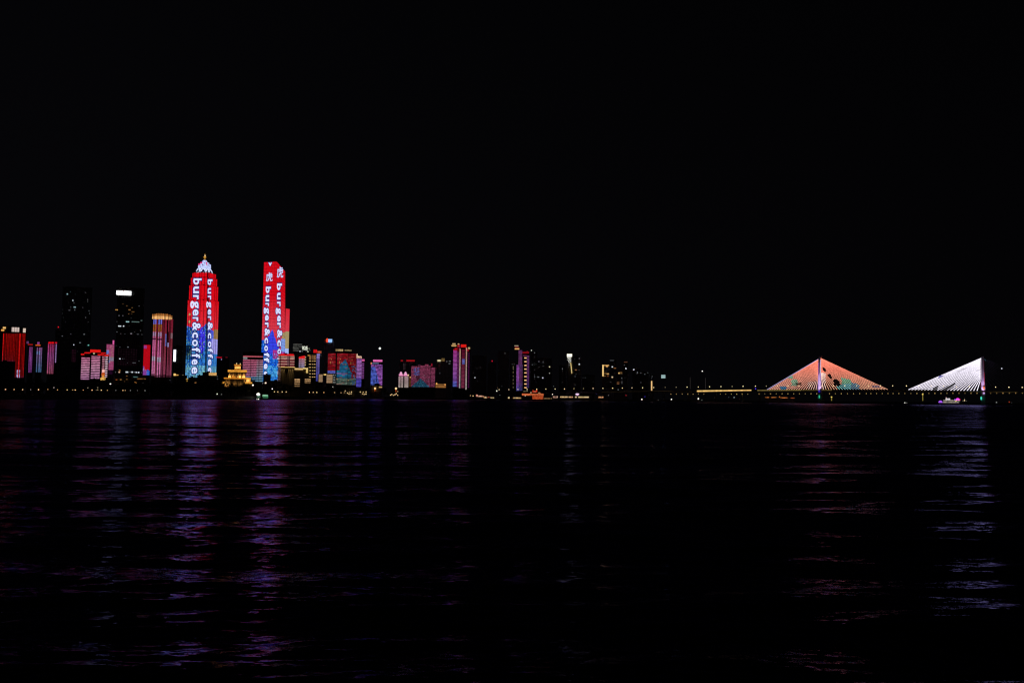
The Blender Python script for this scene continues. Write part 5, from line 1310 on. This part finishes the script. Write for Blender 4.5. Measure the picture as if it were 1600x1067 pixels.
# ------------------------------------------------------------------ boats
def hull(T, x0, x1, w, h, y=0.0, mat=None, name='hull', bow=0.12):
    L = x1 - x0
    top = [(x0, y), (x0 + L * (1 - bow), y), (x1, y + w / 2), (x0 + L * (1 - bow), y + w), (x0, y + w)]
    bot = [(x0 + L * .04, y + w * .12), (x0 + L * (.97 - bow), y + w * .12), (x1 - L * .05, y + w / 2), (x0 + L * (.97 - bow), y + w * .88), (x0 + L * .04, y + w * .88)]
    m = MB(); m.prism([(a, b, -.8) for a, b in bot], [(a, b, h) for a, b in top]); return m.build(name, mat or M_HULL, T.o)

def restaurant_boat():
    T = Thing('restaurant_boat', 'orange-red glowing three-deck restaurant boat moored by the quay pavilions', 'boat', 833, 2560, 620, ground=0.0)
    x0 = T.pt(815, 622).x; x1 = T.pt(850.5, 622).x
    hull(T, x0, x1, 18, 2.4)
    o1, o2 = S(235, 105, 55), S(150, 45, 22)
    def f(u, v, i, j): return mulc(mixc(o2, o1, hrand(i, j, 3)), 1.0 if j % 2 == 0 else .75)
    T.body(831.5, 618, 849, 624, mat=M_HULL, depth=14, name='lower_deck', y=2); T.led(831.8, 618.3, 848.8, 623.6, 22, 5, f, 'lit_deck', y=1.4)
    T.body(815.6, 614.8, 849.6, 618, mat=M_HULL, depth=14, name='upper_deck', y=2)
    T.led(815.6, 614.9, 849.4, 617.9, 44, 3, lambda u, v, i, j: mulc(mixc(S(245, 135, 80), S(190, 60, 30), hrand(i, j, 5) * .8), 1.1 if u < .35 or j == 0 else .75), 'lit_deck', y=1.4)
    T.body(829, 613.2, 843, 614.8, mat=M_HULL, depth=9, name='roof_deck', y=4)
    T.led(832, 609.3, 834, 613, 3, 4, lambda u, v, i, j: S(215, 55, 30), 'roof_sign', y=3.5); T.led(837.4, 608.9, 839.6, 612.6, 3, 4, lambda u, v, i, j: S(215, 55, 30), 'roof_sign', y=3.5); T.led(833.5, 610.8, 837.6, 613, 4, 2, lambda u, v, i, j: mulc(S(230, 110, 80), .6 + .5 * hrand(i, j)), 'roof_sign', y=3.5)
    T.wins([(829.6, 613.2, 1.6, 1.2, S(240, 190, 140)), (842.2, 613.6, 1.6, 1.2, S(220, 170, 120)), (844.5, 613.9, 1, 1, S(190, 100, 60)), (819.6, 611.2, 5, 1.2, S(110, 105, 80)), (823.6, 610.6, 1.8, 1.4, S(160, 160, 120))], 'deck_lamp', y=3)
    T.post(820, 610.8, 616, .25, 'mast', y=4)
restaurant_boat()

def moored_boat():
    T = Thing('ferry_boat', 'small moored boat with glaring white deck light and green-lit cabin', 'boat', 410, 1480, 620, ground=0.0)
    x0 = T.pt(398, 623).x; x1 = T.pt(421.5, 623).x
    hull(T, x0, x1, 7, 1.6)
    T.body(409.8, 617, 419, 622, mat=M_HULL, depth=5, name='cabin', y=1)
    T.led(410, 616.6, 418.6, 619, 8, 3, lambda u, v, i, j: mulc(S(165, 235, 190), .6 + .5 * hrand(i, j)), 'lit_window', y=.4); T.led(410.6, 619, 419.2, 622, 8, 3, lambda u, v, i, j: mulc(S(70, 150, 105), .6 * (.6 + .6 * hrand(i, j, 2))), 'lit_window', y=.5)
    T.body(400.8, 618.4, 407.5, 622, mat=M_HULL, depth=4, name='bridge_house', y=1.2)
    a = T.pt(403.6, 616); m = MB(); m.ball(a.x, 0, a.z, 2.7 * 1480 / FPX, 2.0 * 1480 / FPX, S(255, 255, 250, 1.8), 14, 8); m.build('deck_light', M_LAMP, T.o)
    T.led(401.5, 618.6, 406.8, 620.8, 5, 2, lambda u, v, i, j: mulc(S(90, 150, 115), .5 + .4 * hrand(i, j, 5)), 'lit_window', y=.6)
    T.post(403.6, 617.5, 619, .2, 'lamp_post', y=.8)
    B = Thing('work_boat', 'tiny low boat with two white lamps in front of the green-lit boat', 'boat', 403, 1330, 625, ground=0.0)
    hull(B, B.pt(399.4, 625).x, B.pt(407, 625).x, 2.6, .7)
    for px, r in ((403.9, 1.2), (401.4, .75)):
        a = B.pt(px, 625); m = MB(); m.ball(a.x, 1, max(a.z, 1.3), r * .75 * 1330 / FPX, None, WH, 10, 6); m.build('lamp_head', M_LAMP, B.o)
        m = MB(); m.cyl(a.x, 1, .6, max(a.z, 1.3), .08, .08, 6); m.build('mast', M_METAL, B.o)
moored_boat()

def cruise():
    T = Thing('cruise_boat', 'white-lit cruise boat with purple bow glow and magenta stern light, beneath the white cables', 'boat', 1486, 2900, 628, ground=0.0)
    x0 = T.pt(1464, 628).x; x1 = T.pt(1509, 628).x
    hull(T, x0, x1, 16, 3.0)
    cw = S(200, 200, 200)
    T.body(1472.5, 627.4, 1500, 630, mat=M_HULL, depth=12, name='lower_deck', y=2); T.body(1473, 625, 1500, 627.3, mat=M_HULL, depth=11, name='upper_deck', y=2.5)
    def f(u, v, i, j): return mulc(mixc(S(235, 220, 200), S(120, 120, 125), hrand(i // 2, j, 3)), (1.0 if j == 0 else .3))
    T.led(1473, 628, 1498.5, 629.6, 34, 2, f, 'lit_windows', y=1.4); T.led(1473.6, 625, 1500, 626.8, 34, 2, f, 'lit_windows', y=1.9)
    T.body(1477.5, 621.9, 1484.6, 625, mat=M_HULL, depth=7, name='wheelhouse', y=4)
    T.led(1477.5, 622.2, 1484.6, 625, 8, 3, lambda u, v, i, j: S(245, 235, 245), 'lit_window', y=3.4); T.wins([(1478.6, 621.4, 1.2, 1.2, S(255, 200, 200))], 'deck_lamp', y=3.4)
    k = 2900 / FPX
    a = T.pt(1469.5, 627.6); m = MB(); m.ball(a.x, 6, a.z - 1.4 * k, 3.0 * k, 3.3 * k, S(165, 85, 235, 1.1), 14, 8, half=True); m.build('bow_glow', M_LAMP, T.o)  # purple glow at the bow shaped as a half ball
    a = T.pt(1496.5, 624); m = MB(); m.ball(a.x, 6, a.z, 2.6 * k, 2.1 * k, S(245, 60, 225, 1.4), 14, 8); m.build('stern_light', M_LAMP, T.o)
    m = MB(); m.ball(a.x - 3.6 * k, 6.5, a.z - .3 * k, 1.5 * k, 1.1 * k, S(150, 70, 225)); m.build('stern_light', M_LAMP, T.o)
    m = MB(); m.ball(a.x + 2.6 * k, 6.5, a.z - .2 * k, 1.1 * k, None, S(235, 20, 80)); m.build('stern_light', M_LAMP, T.o)
    T.wins([(1507, 625.6, 1.6, 2.2, S(220, 195, 150)), (1507, 623.3, .7, 2, S(150, 130, 110)), (1504.5, 626.2, 1.4, 1, S(130, 120, 110)), (1510.2, 626.3, 1, 1, S(120, 110, 105)), (1493.6, 626.4, 2, 1.4, S(250, 215, 130))], 'deck_lamp', y=1.5)
cruise()

def small_boat(label, px, Y, lamps, L=14, name='fishing_boat'):
    T = Thing(name, label, 'boat', px, Y, 624, ground=0.0)
    hull(T, -L / 2, L / 2, 4, 1.2)
    m = MB(); m.box(-L * .3, L * .05, 1, 3.2, 1.203, 3.4); m.build('cabin', M_HULL, T.o)
    for lp, ly, r, c in lamps:
        a = T.pt(lp, ly); z = max(a.z, 2.0)
        m = MB(); m.cyl(a.x, 2, 1.0, z, .1, .1, 6); m.build('mast', M_METAL, T.o)
        m = MB(); m.ball(a.x, 2, z, r * .62 * Y / FPX, None, c, 10, 6); m.build('mast_lamp', M_LAMP, T.o)
small_boat('unlit-hulled boat with one white mast lamp under the bridge approach, left of two', 1002.8, 2500, [(1002.8, 623.8, 1.6, WH)])
small_boat('boat with one white mast lamp and faint second one below the billboard', 1047, 2500, [(1049.1, 623.8, 1.5, WH), (1028.6, 625, .8, GR)], 44)
small_boat('boat with white lamp and dim trailing lamp under the golden bridge strip', 1093, 2450, [(1091.2, 622.9, 1.9, WH), (1096.5, 625, 1.3, mulc(GR, .5))])
small_boat('boat with a single whitish lamp out on the river before the white cable fan', 1414, 2700, [(1413.7, 629.2, 1.5, S(215, 215, 205)), (1417, 629.2, .8, GR)])
small_boat('small dark boat showing one grey lamp right of the cruise boat and pylon', 1557, 3200, [(1557, 628.5, 1.3, GR)])
small_boat('small dark boat showing a dull orange lamp near the right edge', 1577, 3300, [(1577, 627.9, 1.4, S(165, 60, 35)), (1580.5, 629.3, .8, mulc(GR, .3))])
small_boat('dark boat with a faint pair of lamps left of the orange cable pylon reflections', 1147, 2900, [(1147, 620.9, 1.2, S(160, 175, 180)), (1138.8, 620.6, .8, S(90, 100, 110)), (1155.5, 623.5, .9, S(60, 15, 30))], 40)

def barge(label, px0, px1, Y, segs):
    T = Thing('passenger_barge', label, 'boat', (px0 + px1) / 2, Y, 622, ground=0.0)
    x0 = T.pt(px0, 622).x; x1 = T.pt(px1, 622).x
    hull(T, x0, x1, 12, 2)
    z = T.pt(px0, segs[0][2] - .6, 2).z
    m = MB(); m.box(x0 + 3, x1 - 8, 2, 9, 2.003, max(4.5, z)); m.build('cabin', M_HULL, T.o)
    for a, b, y, h, col in segs:
        T.led(a, y - h / 2, b, y + h / 2, max(3, int((b - a) * 1.4)), 2, lambda u, v, i, j: mulc(col, (.35 + .8 * hrand(i, j, int(a))) * (.4 + .8 * math.sin(3.14 * u))), 'lit_windows', y=1.4)
barge('long low barge with dim orange window lines under the left cables', 1194, 1245, 3000, [(1195.5, 1213.5, 620.8, 1.6, S(200, 115, 55)), (1217, 1219, 619.9, 1.6, S(235, 130, 60)), (1219, 1231, 621.4, 1.5, S(215, 120, 60)), (1235, 1242, 621.7, 1.2, S(185, 90, 45))])

# ------------------------------------------------------------------ cable-stayed bridge
def bridge():
    th = R(26.3)
    px_r, Yr = 1536.2, 2300.0
    p0 = hit_y(px_r, 620, Yr)
    B = bpy.data.objects.new('cable_stayed_bridge', None); COL.objects.link(B)
    B.location = (p0.x, Yr, 0); B.rotation_euler = (0, 0, -th)
    tag(B, 'long cable-stayed river bridge with one orange-lit and one white-lit pylon fan', 'bridge')
    M = Matrix.Translation(B.location) @ Matrix.Rotation(-th, 4, 'Z'); Mi = M.inverted(); o = Mi @ CAMP; Mr = Mi.to_3x3()
    def pt(px, py, y=0.0):
        d = Mr @ ray(px, py); return o + d * ((y - o.y) / d.y)
    HW = 13.0
    prof = [(700, 609.2), (775, 608.8), (867, 607.6), (957, 606.3), (1057, 604.9), (1126, 603.9), (1180, 603.2), (1248, 602.7), (1320, 602.5), (1395, 602.6), (1435, 602.9), (1475, 603.6), (1536, 604.4), (1597, 605.1), (1700, 606.5), (1900, 610)]
    tz = sorted((pt(a, b, -HW).x, pt(a, b, -HW).z - 11.0) for a, b in prof)
    ts = [a for a, _ in tz]; zs = [b for _, b in tz]
    def dz(t): return float(np.interp(t, ts, zs))
    tl = pt(1281, 600, -HW).x            # left pylon
    t0, t1 = pt(705, 609, -HW).x, 420.0
    # deck
    n = 60
    m = MB()
    for i in range(n):
        a = t0 + (t1 - t0) * i / n; b = t0 + (t1 - t0) * (i + 1) / n
        za, zb = dz(a), dz(b)
        P = lambda t, y, z: (t, y, z)
        sec = [(-HW, 0), (HW, 0), (HW, -1.2), (HW - 4, -3.4), (-HW + 4, -3.4), (-HW, -1.2)]
        m.prism([(a, y, za + z) for y, z in sec], [(b, y, zb + z) for y, z in sec])
    m.build('deck', M_CONC, B)
    m = MB()
    for s in (-1, 1):
        for i in range(n):
            a = t0 + (t1 - t0) * i / n; b = t0 + (t1 - t0) * (i + 1) / n
            y = s * (HW - .4)
            for hz in (0.5, 1.1): m.tube((a, y, dz(a) + hz), (b, y, dz(b) + hz), .06, 1, None, 4)
            m.box(a - .06, a + .06, y - .06, y + .06, dz(a), dz(a) + 1.1)
    m.build('railing', M_METAL, B)
    # lit strips along the girder edge
    def strip(a, b, dy, h, col, name='deck_light_strip'):
        ta, tb = pt(a, 610, -HW - .5).x, pt(b, 610, -HW - .5).x
        k = max(3, int((tb - ta) / 6)); m = MB()
        for i in range(k):
            s, e_ = ta + (tb - ta) * i / k, ta + (tb - ta) * (i + 1) / k
            hh = h(i / k) if callable(h) else h
            q = .8 + .35 * hrand(i, int(a))
            m.quad((s, -HW - .35, dz(s) + dy - hh), (e_, -HW - .35, dz(e_) + dy - hh), (e_, -HW - .35, dz(e_) + dy), (s, -HW - .35, dz(s) + dy), mulc(col, q))
            m.box(s, e_, -HW - .34, -HW - .003, dz(s) + dy - hh, dz(s) + dy, mulc(col, .1))
        m.build(name, M_LED, B)
    strip(1089, 1174, .9, lambda u: 4.4 - 1.4 * u, S(245, 195, 115))
    strip(1183, 1252, -.6, 1.5, S(150, 128, 70)); strip(1253, 1300, -.6, 1.4, S(105, 88, 45)); strip(940, 1050, .2, .6, S(48, 38, 22))
    strip(1550, 1590, -6.5 + 6, .9, S(52, 42, 22))
    # pylons
    def pylon(t, seed, glow):
        ztop = pt(1281, 556.6, 0).z if t < -100 else pt(1535, 557.5, 0).z
        z0 = dz(t)
        for s in (-1, 1):
            m = MB()
            y = s * (HW + 3)
            def sec(w, d, yy, z): return [(t - w, yy - d, z), (t + w, yy - d, z), (t + w, yy + d, z), (t - w, yy + d, z)]
            m.prism(sec(5.2, 3.2, y, -3), sec(4.6, 2.8, y, z0 - 4)); m.prism(sec(4.6, 2.8, y, z0 - 4), sec(3.0, 2.2, s * (HW - 1), ztop))
            m.build('pylon_leg', M_CONC, B)
            m = MB(); m.box(t - 8, t + 8, y - 6, y + 6, -3, 2.2); m.build('pylon_base', M_CONC, B)
        for z in (z0 - 5.5, z0 + (ztop - z0) * .55, ztop - 6):
            m = MB(); m.box(t - 2.2, t + 2.2, -HW - .5, HW + .5, z - 1.8, z + 1.8); m.build('crossbeam', M_CONC, B)
        return ztop, z0
    ztl, zdl = pylon(tl, 1, None); ztr, zdr = pylon(0.0, 2, None)
    def lightstrip(px0, py0, px1, py1, w, colf, name='pylon_glow_strip', y=-HW - 6.6, seg=24):
        a = pt(px0, py0, y); b = pt(px1, py1, y)
        m = MB(); m.tube(a, b, w, seg, colf, 5); m.build(name, M_LED, B)
    # left pylon lights; the lower lavender wash is put in as glowing tubes
    lightstrip(1282.2, 562, 1281.6, 583, .9, lambda t: mixc(S(190, 165, 200), S(235, 215, 240), t), y=-HW - 5)
    lightstrip(1281.4, 583, 1279.8, 609, 1.5, lambda t: mixc(S(200, 160, 230), S(225, 190, 245), t), y=-HW - 6.5)
    lightstrip(1279.2, 566, 1278.2, 609, 0.8, lambda t: S(120, 60, 150) if t < .45 else S(190, 150, 225), y=-HW - 6)
    lightstrip(1280, 610.4, 1280, 612.4, 2.2, lambda t: S(50, 30, 190), 'navigation_light', seg=2, y=-HW - 7)
    lightstrip(1280, 617.5, 1280, 621.8, 1.1, lambda t: S(60, 215, 165), 'navigation_light', seg=2, y=-HW - 8)
    # right pylon lights
    lightstrip(1531.8, 561, 1532.2, 605, .5, lambda t: mixc(S(105, 15, 28), S(70, 15, 30), hrand(int(t * 20))))
    lightstrip(1537.6, 582, 1538.4, 602, .55, lambda t: S(165, 40, 60)); lightstrip(1537.2, 563, 1537.4, 581, .4, lambda t: S(80, 15, 35))
    lightstrip(1537.3, 604, 1537.3, 608.5, 1.9, lambda t: S(250, 120, 55), 'pylon_lamp', seg=3)
    lightstrip(1537.1, 613, 1537.1, 615.4, 2.3, lambda t: S(200, 165, 225), 'pylon_lamp', seg=2)
    lightstrip(1533, 619.8, 1533, 624.4, 1.6, lambda t: S(70, 240, 205), 'navigation_light', seg=2, y=-HW - 8)
    lightstrip(1538, 571.8 - 11, 1540.6, 563.8, .4, lambda t: S(50, 85, 105), 'pylon_lamp', seg=2, y=-HW)
    # real floodlights washing the pylons
    def flood(t, y, z, aim, col, w, sz=60):
        ld = bpy.data.lights.new('pylon_floodlight', 'SPOT'); ld.energy = w; ld.color = col; ld.spot_size = R(sz); ld.spot_blend = .8; ld.shadow_soft_size = .6
        ob = bpy.data.objects.new('pylon_floodlight', ld); COL.objects.link(ob); ob.parent = B; ob.location = (t, y, z); ob.rotation_euler = Vector(aim).to_track_quat('-Z', 'Y').to_euler()
    lav = (.72, .45, 1.0)
    flood(0, -HW - 22, zdr - 2, (0, .55, 1), lav, 100000, 42); flood(0, -HW - 14, zdr - 1, (0, .7, .75), lav, 30000, 60)
    flood(0, -HW - 40, zdr - 4, (0, .45, 1), (.6, .6, .75), 30000, 42)
    flood(tl, -HW - 22, zdl - 2, (0, .55, 1), lav, 80000, 42); flood(tl, -HW - 14, zdl - 1, (0, .7, .75), lav, 30000, 60)
    # cables
    yc = -HW + .6
    unlit = MB()
    def fan(tp, ztop_a, ztop_b, p_out, p_in, nb, colf, rad=.8, lit=True):
        """nb cables; outermost from ztop_a to p_out, innermost from ztop_b to p_in"""
        for k in range(nb):
            u = k / (nb - 1)
            tb = p_out + (p_in - p_out) * u
            zt = ztop_a + (ztop_b - ztop_a) * (u ** 1.15)
            side = 1 if tb > tp else -1
            top = Vector((tp + side * 2.8, yc, zt)); bot = Vector((tb, yc, dz(tb) + .8))
            if lit:
                m = MB(); m.tube(top, bot, rad, 26, lambda t: colf(k, u, top.lerp(bot, t), t), 5, rad * 1.0); m.build('stay_cable', M_LED, B)
            unlit.tube(top + Vector((0, 2 * HW - 1.2, 0)), bot + Vector((0, 2 * HW - 1.2, 0)), .15, 1, None, 4)
    def X(px, py=608.0): return pt(px, py, yc).x
    zA = pt(1281, 561, yc).z; zB = pt(1281, 584, yc).z
    sal = S(246, 132, 108); sal2 = S(230, 160, 138)
    def to_px(P):
        w = M @ P; d = CR3.transposed() @ (w - CAMP); return CX + FPX * d.x / -d.z, CY - FPX * d.y / -d.z
    def colLL(k, u, P, t):
        x, y = to_px(P)
        if k == 0: return S(205, 190, 245, 1.0) if not (x > 1254 and x > 1248 and False) else sal
        c = mixc(sal, sal2, (y - 575) / 30)
        j = .85 + .3 * hrand(k, int(t * 26), 4)
        if 1237 < x < 1246 and 593 < y < 603: c = S(150, 180, 150)
        if 1244 < x < 1252 and 598 < y < 602: j *= .15
        if 1219 < x < 1228 and y > 603: c = S(70, 125, 165)
        if 1228 < x < 1238 and 587.5 < y < 591: c = S(120, 170, 140)
        if x > 1262 and y > 596: c = mixc(c, S(225, 195, 185), .5)
        return mulc(c, j * 1.6)
    fan(tl, zA, zB, X(1198.5), X(1275), 21, colLL, .62)
    def colLR(k, u, P, t):
        x, y = to_px(P)
        c = mixc(sal, S(225, 160, 130), (y - 578) / 28)
        if x < 1290 and y > 583: c = S(250, 205, 190)
        j = .85 + .3 * hrand(k, int(t * 26), 5)
        for cx, cy, rx, ry in ((1288, 577, 2.6, 3.6), (1297, 588.3, 3, 4), (1307.5, 598, 5, 5.5)):
            if ((x - cx - (y - cy) * .5) / rx) ** 2 + ((y - cy) / ry) ** 2 < 1: return (.004, .003, .003)
        if 1315 < x < 1330 and y > 590.5 + (x - 1318) * .25: c = S(135, 185, 150) if y < 600 else S(120, 185, 190)
        elif 1330 <= x < 1342 and y > 597 + (x - 1330) * .3: c = S(110, 140, 160)
        elif 1308 < x < 1322 and y > 602: c = S(130, 200, 195)
        if 1362 < x < 1373 and 602 < y < 605: c = S(90, 90, 130)
        return mulc(c, j * 1.6)
    zA2 = pt(1282, 559.6, yc).z
    fan(tl, zA2, zB, X(1387), X(1286.5), 24, colLR, .62)
    def colR(k, u, P, t):
        x, y = to_px(P)
        j = .86 + .2 * hrand(k, int(t * 26), 6)
        c = S(232, 225, 240)
        if 1465 < x < 1473 and 587 < y < 592 and k < 2: c = S(120, 115, 170)
        if abs(x - 1461) < 5 and y > 600 + abs(x - 1461) * .2 and k in (7, 8): j *= .12
        if k == 11 and y > 599: j *= .08
        if k in (10, 12) and y > 603: j *= .5
        if x > 1495 and 575 < y < 582 and hrand(k, int(t * 13)) > .8: j *= .7
        return mulc(c, j * 1.55)
    zA3 = pt(1531, 559.6, yc).z; zB3 = pt(1531, 588, yc).z
    fan(0.0, zA3, zB3, X(1419.5, 608.5), X(1526.5, 609), 22, colR, .95)
    fan(0.0, zA3, zB3, 190, 14, 14, None, lit=False)
    r = unlit.build('rear_stay_cables', M_METAL, B); r['kind'] = 'stuff'
    # piers of the approach spans
    for t in list(np.arange(t0 + 30, tl - 120, 78)) + [tl - 165, 190.0, 270, 350]:
        m = MB()
        for y in (-8, 8): m.cyl(t, y, -3, dz(t) - 5.2, 1.5, 1.4, 10)
        m.box(t - 1.8, t + 1.8, -11, 11, dz(t) - 5.2, dz(t) - 3.403); m.build('pier', M_CONC, B)
    # underside lamps on short hangers
    us = [1048.3, 1056.8, 1066, 1074.6, 1083, 1091.2, 1099.8, 1125.6, 1134, 1142.8, 1151.2, 1159.6, 1168.4]
    us += [1186 + 9.02 * k for k in range(11)] + [1296, 1305.2, 1314.5, 1324.3, 1333.8, 1343.3, 1353.6, 1360.7, 1369.6, 1378.5, 1387.5, 1395.4]
    us += [1404.4 + 9.4 * k for k in range(14)] + [1547.8, 1557.2, 1567.2, 1577.2, 1587, 1597.5]
    for k, px in enumerate(us):
        py = 615.6 if px < 1180 else 615.2 - (px - 1180) * .0024
        a = pt(px, py, -HW + 2); br = .35 + .65 * hrand(k, 17) ** .8
        m = MB(); m.cyl(a.x, -HW + 2, a.z, dz(a.x) - 1.6, .12, .12, 5, (0, 0, 0)); m.ball(a.x, -HW + 2, a.z, 1.05, .95, mulc(S(235, 190, 115), br), 8, 6); m.build('underside_lamp', M_LAMP, B)
    # street lamps on the deck
    lp = [780, 795, 809.3, 823.6, 838.5, 853, 867.3, 882, 896.9, 911.8, 926.7, 942, 957.3, 972.4, 987.5, 1004, 1021.4, 1039.3, 1056.5, 1073.6, 1091, 1108.8, 1126.5, 1144, 1161, 1180.4, 1197.2, 1214.6, 1231.4, 1248.5, 1266.2, 1284.2, 1302, 1320, 1338.4, 1357, 1375.5, 1394.8, 1416.4, 1435.5, 1455, 1474.5, 1494.3, 1514.7, 1555.6, 1576.5, 1597.2]
    grow = {896.9: .8, 911.8: .75, 1039.3: .7, 1056.5: .75, 1144: .75, 1197.2: .75}
    for k, px in enumerate(lp):
        py = float(np.interp(px, [a for a, _ in prof], [b for _, b in prof]))
        a = pt(px, py, -HW + .9); w = M @ Vector((a.x, -HW + .9, dz(a.x)))
        e_ = bpy.data.objects.new('street_lamp', None); COL.objects.link(e_); e_.location = w; e_.rotation_euler = (0, 0, -th)
        tag(e_, 'warm street lamp on a tall pole at the edge of the cable-stayed bridge deck', 'street lamp', 'street lamps along the bridge deck')
        h = a.z - dz(a.x); q = grow.get(px, 1.0); r = (1.15 + .25 * hrand(k, 3)) * q
        m = MB(); m.cyl(0, 0, 0, h, .18, .1, 6); m.tube((0, 0, h), (0, 1.6, h + .3), .08, 1, None, 4); m.build('pole', M_METAL, e_)
        m = MB(); m.ball(0, 0, h, r, r * .95, mulc(S(255, 228, 170, 1.45), q ** 1.5), 10, 6); m.build('lamp_head', M_LAMP, e_)  # head swollen to take in the lamp's bloom
    # violet lamp at the cable end
    a = pt(1180.6, 607.2, -HW)
    m = MB(); m.cyl(a.x, -HW + .3, dz(a.x), a.z, .2, .2, 6); m.ball(a.x, -HW + .3, a.z, 1.6, None, S(80, 50, 235, 1.1), 10, 6); m.build('violet_lamp', M_LAMP, B)
bridge()

# channel markers, thin masts with a faint glow put in
def marker(label, px, Y, py0, py1, ytop):
    T = Thing('channel_marker', label, 'marker', px, Y, 624, ground=0.0)
    a = T.pt(px, py0); b = T.pt(px, py1)
    m = MB(); m.cyl(0, 0, -1, a.z, .8, .5, 8); m.cyl(0, 0, .2, 1.6, 3, 2.6, 12); m.build('post', M_METAL, T.o)
    m = MB(); m.box(-1.1, 1.1, -1.2, -.7, max(b.z, 2), a.z - 2.5, S(125, 110, 45)); m.build('lamp_streak', M_LED, T.o)  # upright light streak of the lamp shaped as a dim glowing board
    m = MB(); m.ball(0, 0, a.z, 2.0, 1.8, S(235, 205, 100)); m.build('lamp_head', M_LAMP, T.o)
marker('yellow-lit channel marker in the water just right of the orange-lit pylon', 1299.3, 2440, 620.3, 626, 0)
marker('yellow-lit channel marker in the water below the left end of the white cable fan', 1441.8, 2350, 616, 626, 0)
for px, top, lb in ((1078.4, 589, 'left one of two thin dim masts above the golden bridge strip'), (1102.3, 590, 'right one of two thin dim masts above the golden bridge strip')):
    T = Thing('radio_mast', lb, 'mast', px, 3250, 600)
    a = T.pt(px, top); m = MB()
    for s in ((-1.2, -1), (1.2, -1), (0, 1)): m.tube((s[0], s[1], 0), (s[0] * .2, s[1] * .2, a.z), .22, 1, None, 4)
    for k in range(16):
        z = a.z * k / 16; f = 1 - .8 * k / 16; m.tube((-1.2 * f, -f, z), (1.2 * f, -f, z + a.z / 16), .12, 1, None, 4)
    m.build('lattice', M_METAL, T.o)
    m = MB(); z0 = T.pt(px, 607).z
    for k in range(7): m.box(-.5, .5, -1.4, -1.1, z0 + (a.z - z0) * k / 7, z0 + (a.z - z0) * (k / 7 + .1), S(66, 60, 58))
    m.build('light_strip', M_LED, T.o)  # dim tone of the masts put in as faint emission

# ------------------------------------------------------------------ trees along the embankment
def tree_meshes(seed):
    rnd = random.Random(seed)
    t = MB(); t.tube((0, 0, -.3), (.2, .1, 4.2), .38, 3, None, 7, .24)
    for k in range(5):
        a = k * 1.26 + rnd.random(); t.tube((.15, .1, 3.2 + .3 * k), (2.2 * math.cos(a), 2.2 * math.sin(a), 6.0 + .5 * k), .16, 2, None, 5, .05)
    c = MB()
    blobs = [(rnd.gauss(0, 1.7), rnd.gauss(0, 1.7), 6.4 + rnd.gauss(0, 1.5), 1.1 + rnd.random() * 1.1) for _ in range(13)]
    for bx, by, bz, br in blobs:
        for _ in range(34):
            d = Vector((rnd.gauss(0, 1), rnd.gauss(0, 1), rnd.gauss(0, 1))).normalized() * br * (rnd.random() ** .4)
            p = Vector((bx, by, bz)) + d
            u = Vector((rnd.gauss(0, 1), rnd.gauss(0, 1), rnd.gauss(0, 1))).normalized() * .38
            v = u.cross(Vector((rnd.gauss(0, 1), rnd.gauss(0, 1), rnd.gauss(0, 1)))).normalized() * .3
            c.quad(p - u, p - v, p + u, p + v)
    return t, c
protos = []
for s in range(3):
    t, c = tree_meshes(s + 3)
    r = bpy.data.objects.new('tree', None); COL.objects.link(r)
    tag(r, 'dark leafy tree in the unlit belt along the far embankment', 'tree', 'trees along the far embankment')
    a = t.build('trunk', M_BARK, r); b = c.build('crown', M_LEAF, r)
    protos.append((r, a, b))
spots = []
rt = random.Random(11)
px = -30
while px < 760:
    for row in range(2):
        Y = shore_depth(px) + 62 + 34 * row + rt.random() * 22
        spots.append((px + rt.uniform(-3, 3) + row * 4, Y, (1.0 + .5 * row) * rt.uniform(.8, 1.3) * (1.15 if Y < 1400 else 1.5)))
    px += 9.5 if px < 420 else 13
for i, (px, Y, s) in enumerate(spots):
    r0, a0, b0 = protos[i % 3]
    if i < 3: r, = (r0,)
    else:
        r = r0.copy(); COL.objects.link(r)
        for ch in (a0, b0):
            cc = ch.copy(); COL.objects.link(cc); cc.parent = r
    p = hit_y(px, 610, Y)
    r['label'] = 'dark leafy tree on the unlit embankment below ' + ('the broad red hotel' if px < 42 else 'the slim purple towers' if px < 92 else 'the tall dark skyscraper and pink-lined hotel' if px < 172 else 'the white-signed office tower' if px < 236 else 'the gold-crowned tower' if px < 285 else 'the stepped lettered tower' if px < 345 else 'the golden palace' if px < 396 else 'the slant-roof lettered tower' if px < 455 else 'the gold-windowed block' if px < 512 else 'the wide dark red block' if px < 575 else 'the blue-violet block' if px < 620 else 'the wide rose-lit block' if px < 690 else 'the magenta tower')
    r.location = (p.x, Y, G); r.rotation_euler = (0, 0, rt.random() * 6.28); r.scale = (s, s, s * rt.uniform(.9, 1.15))
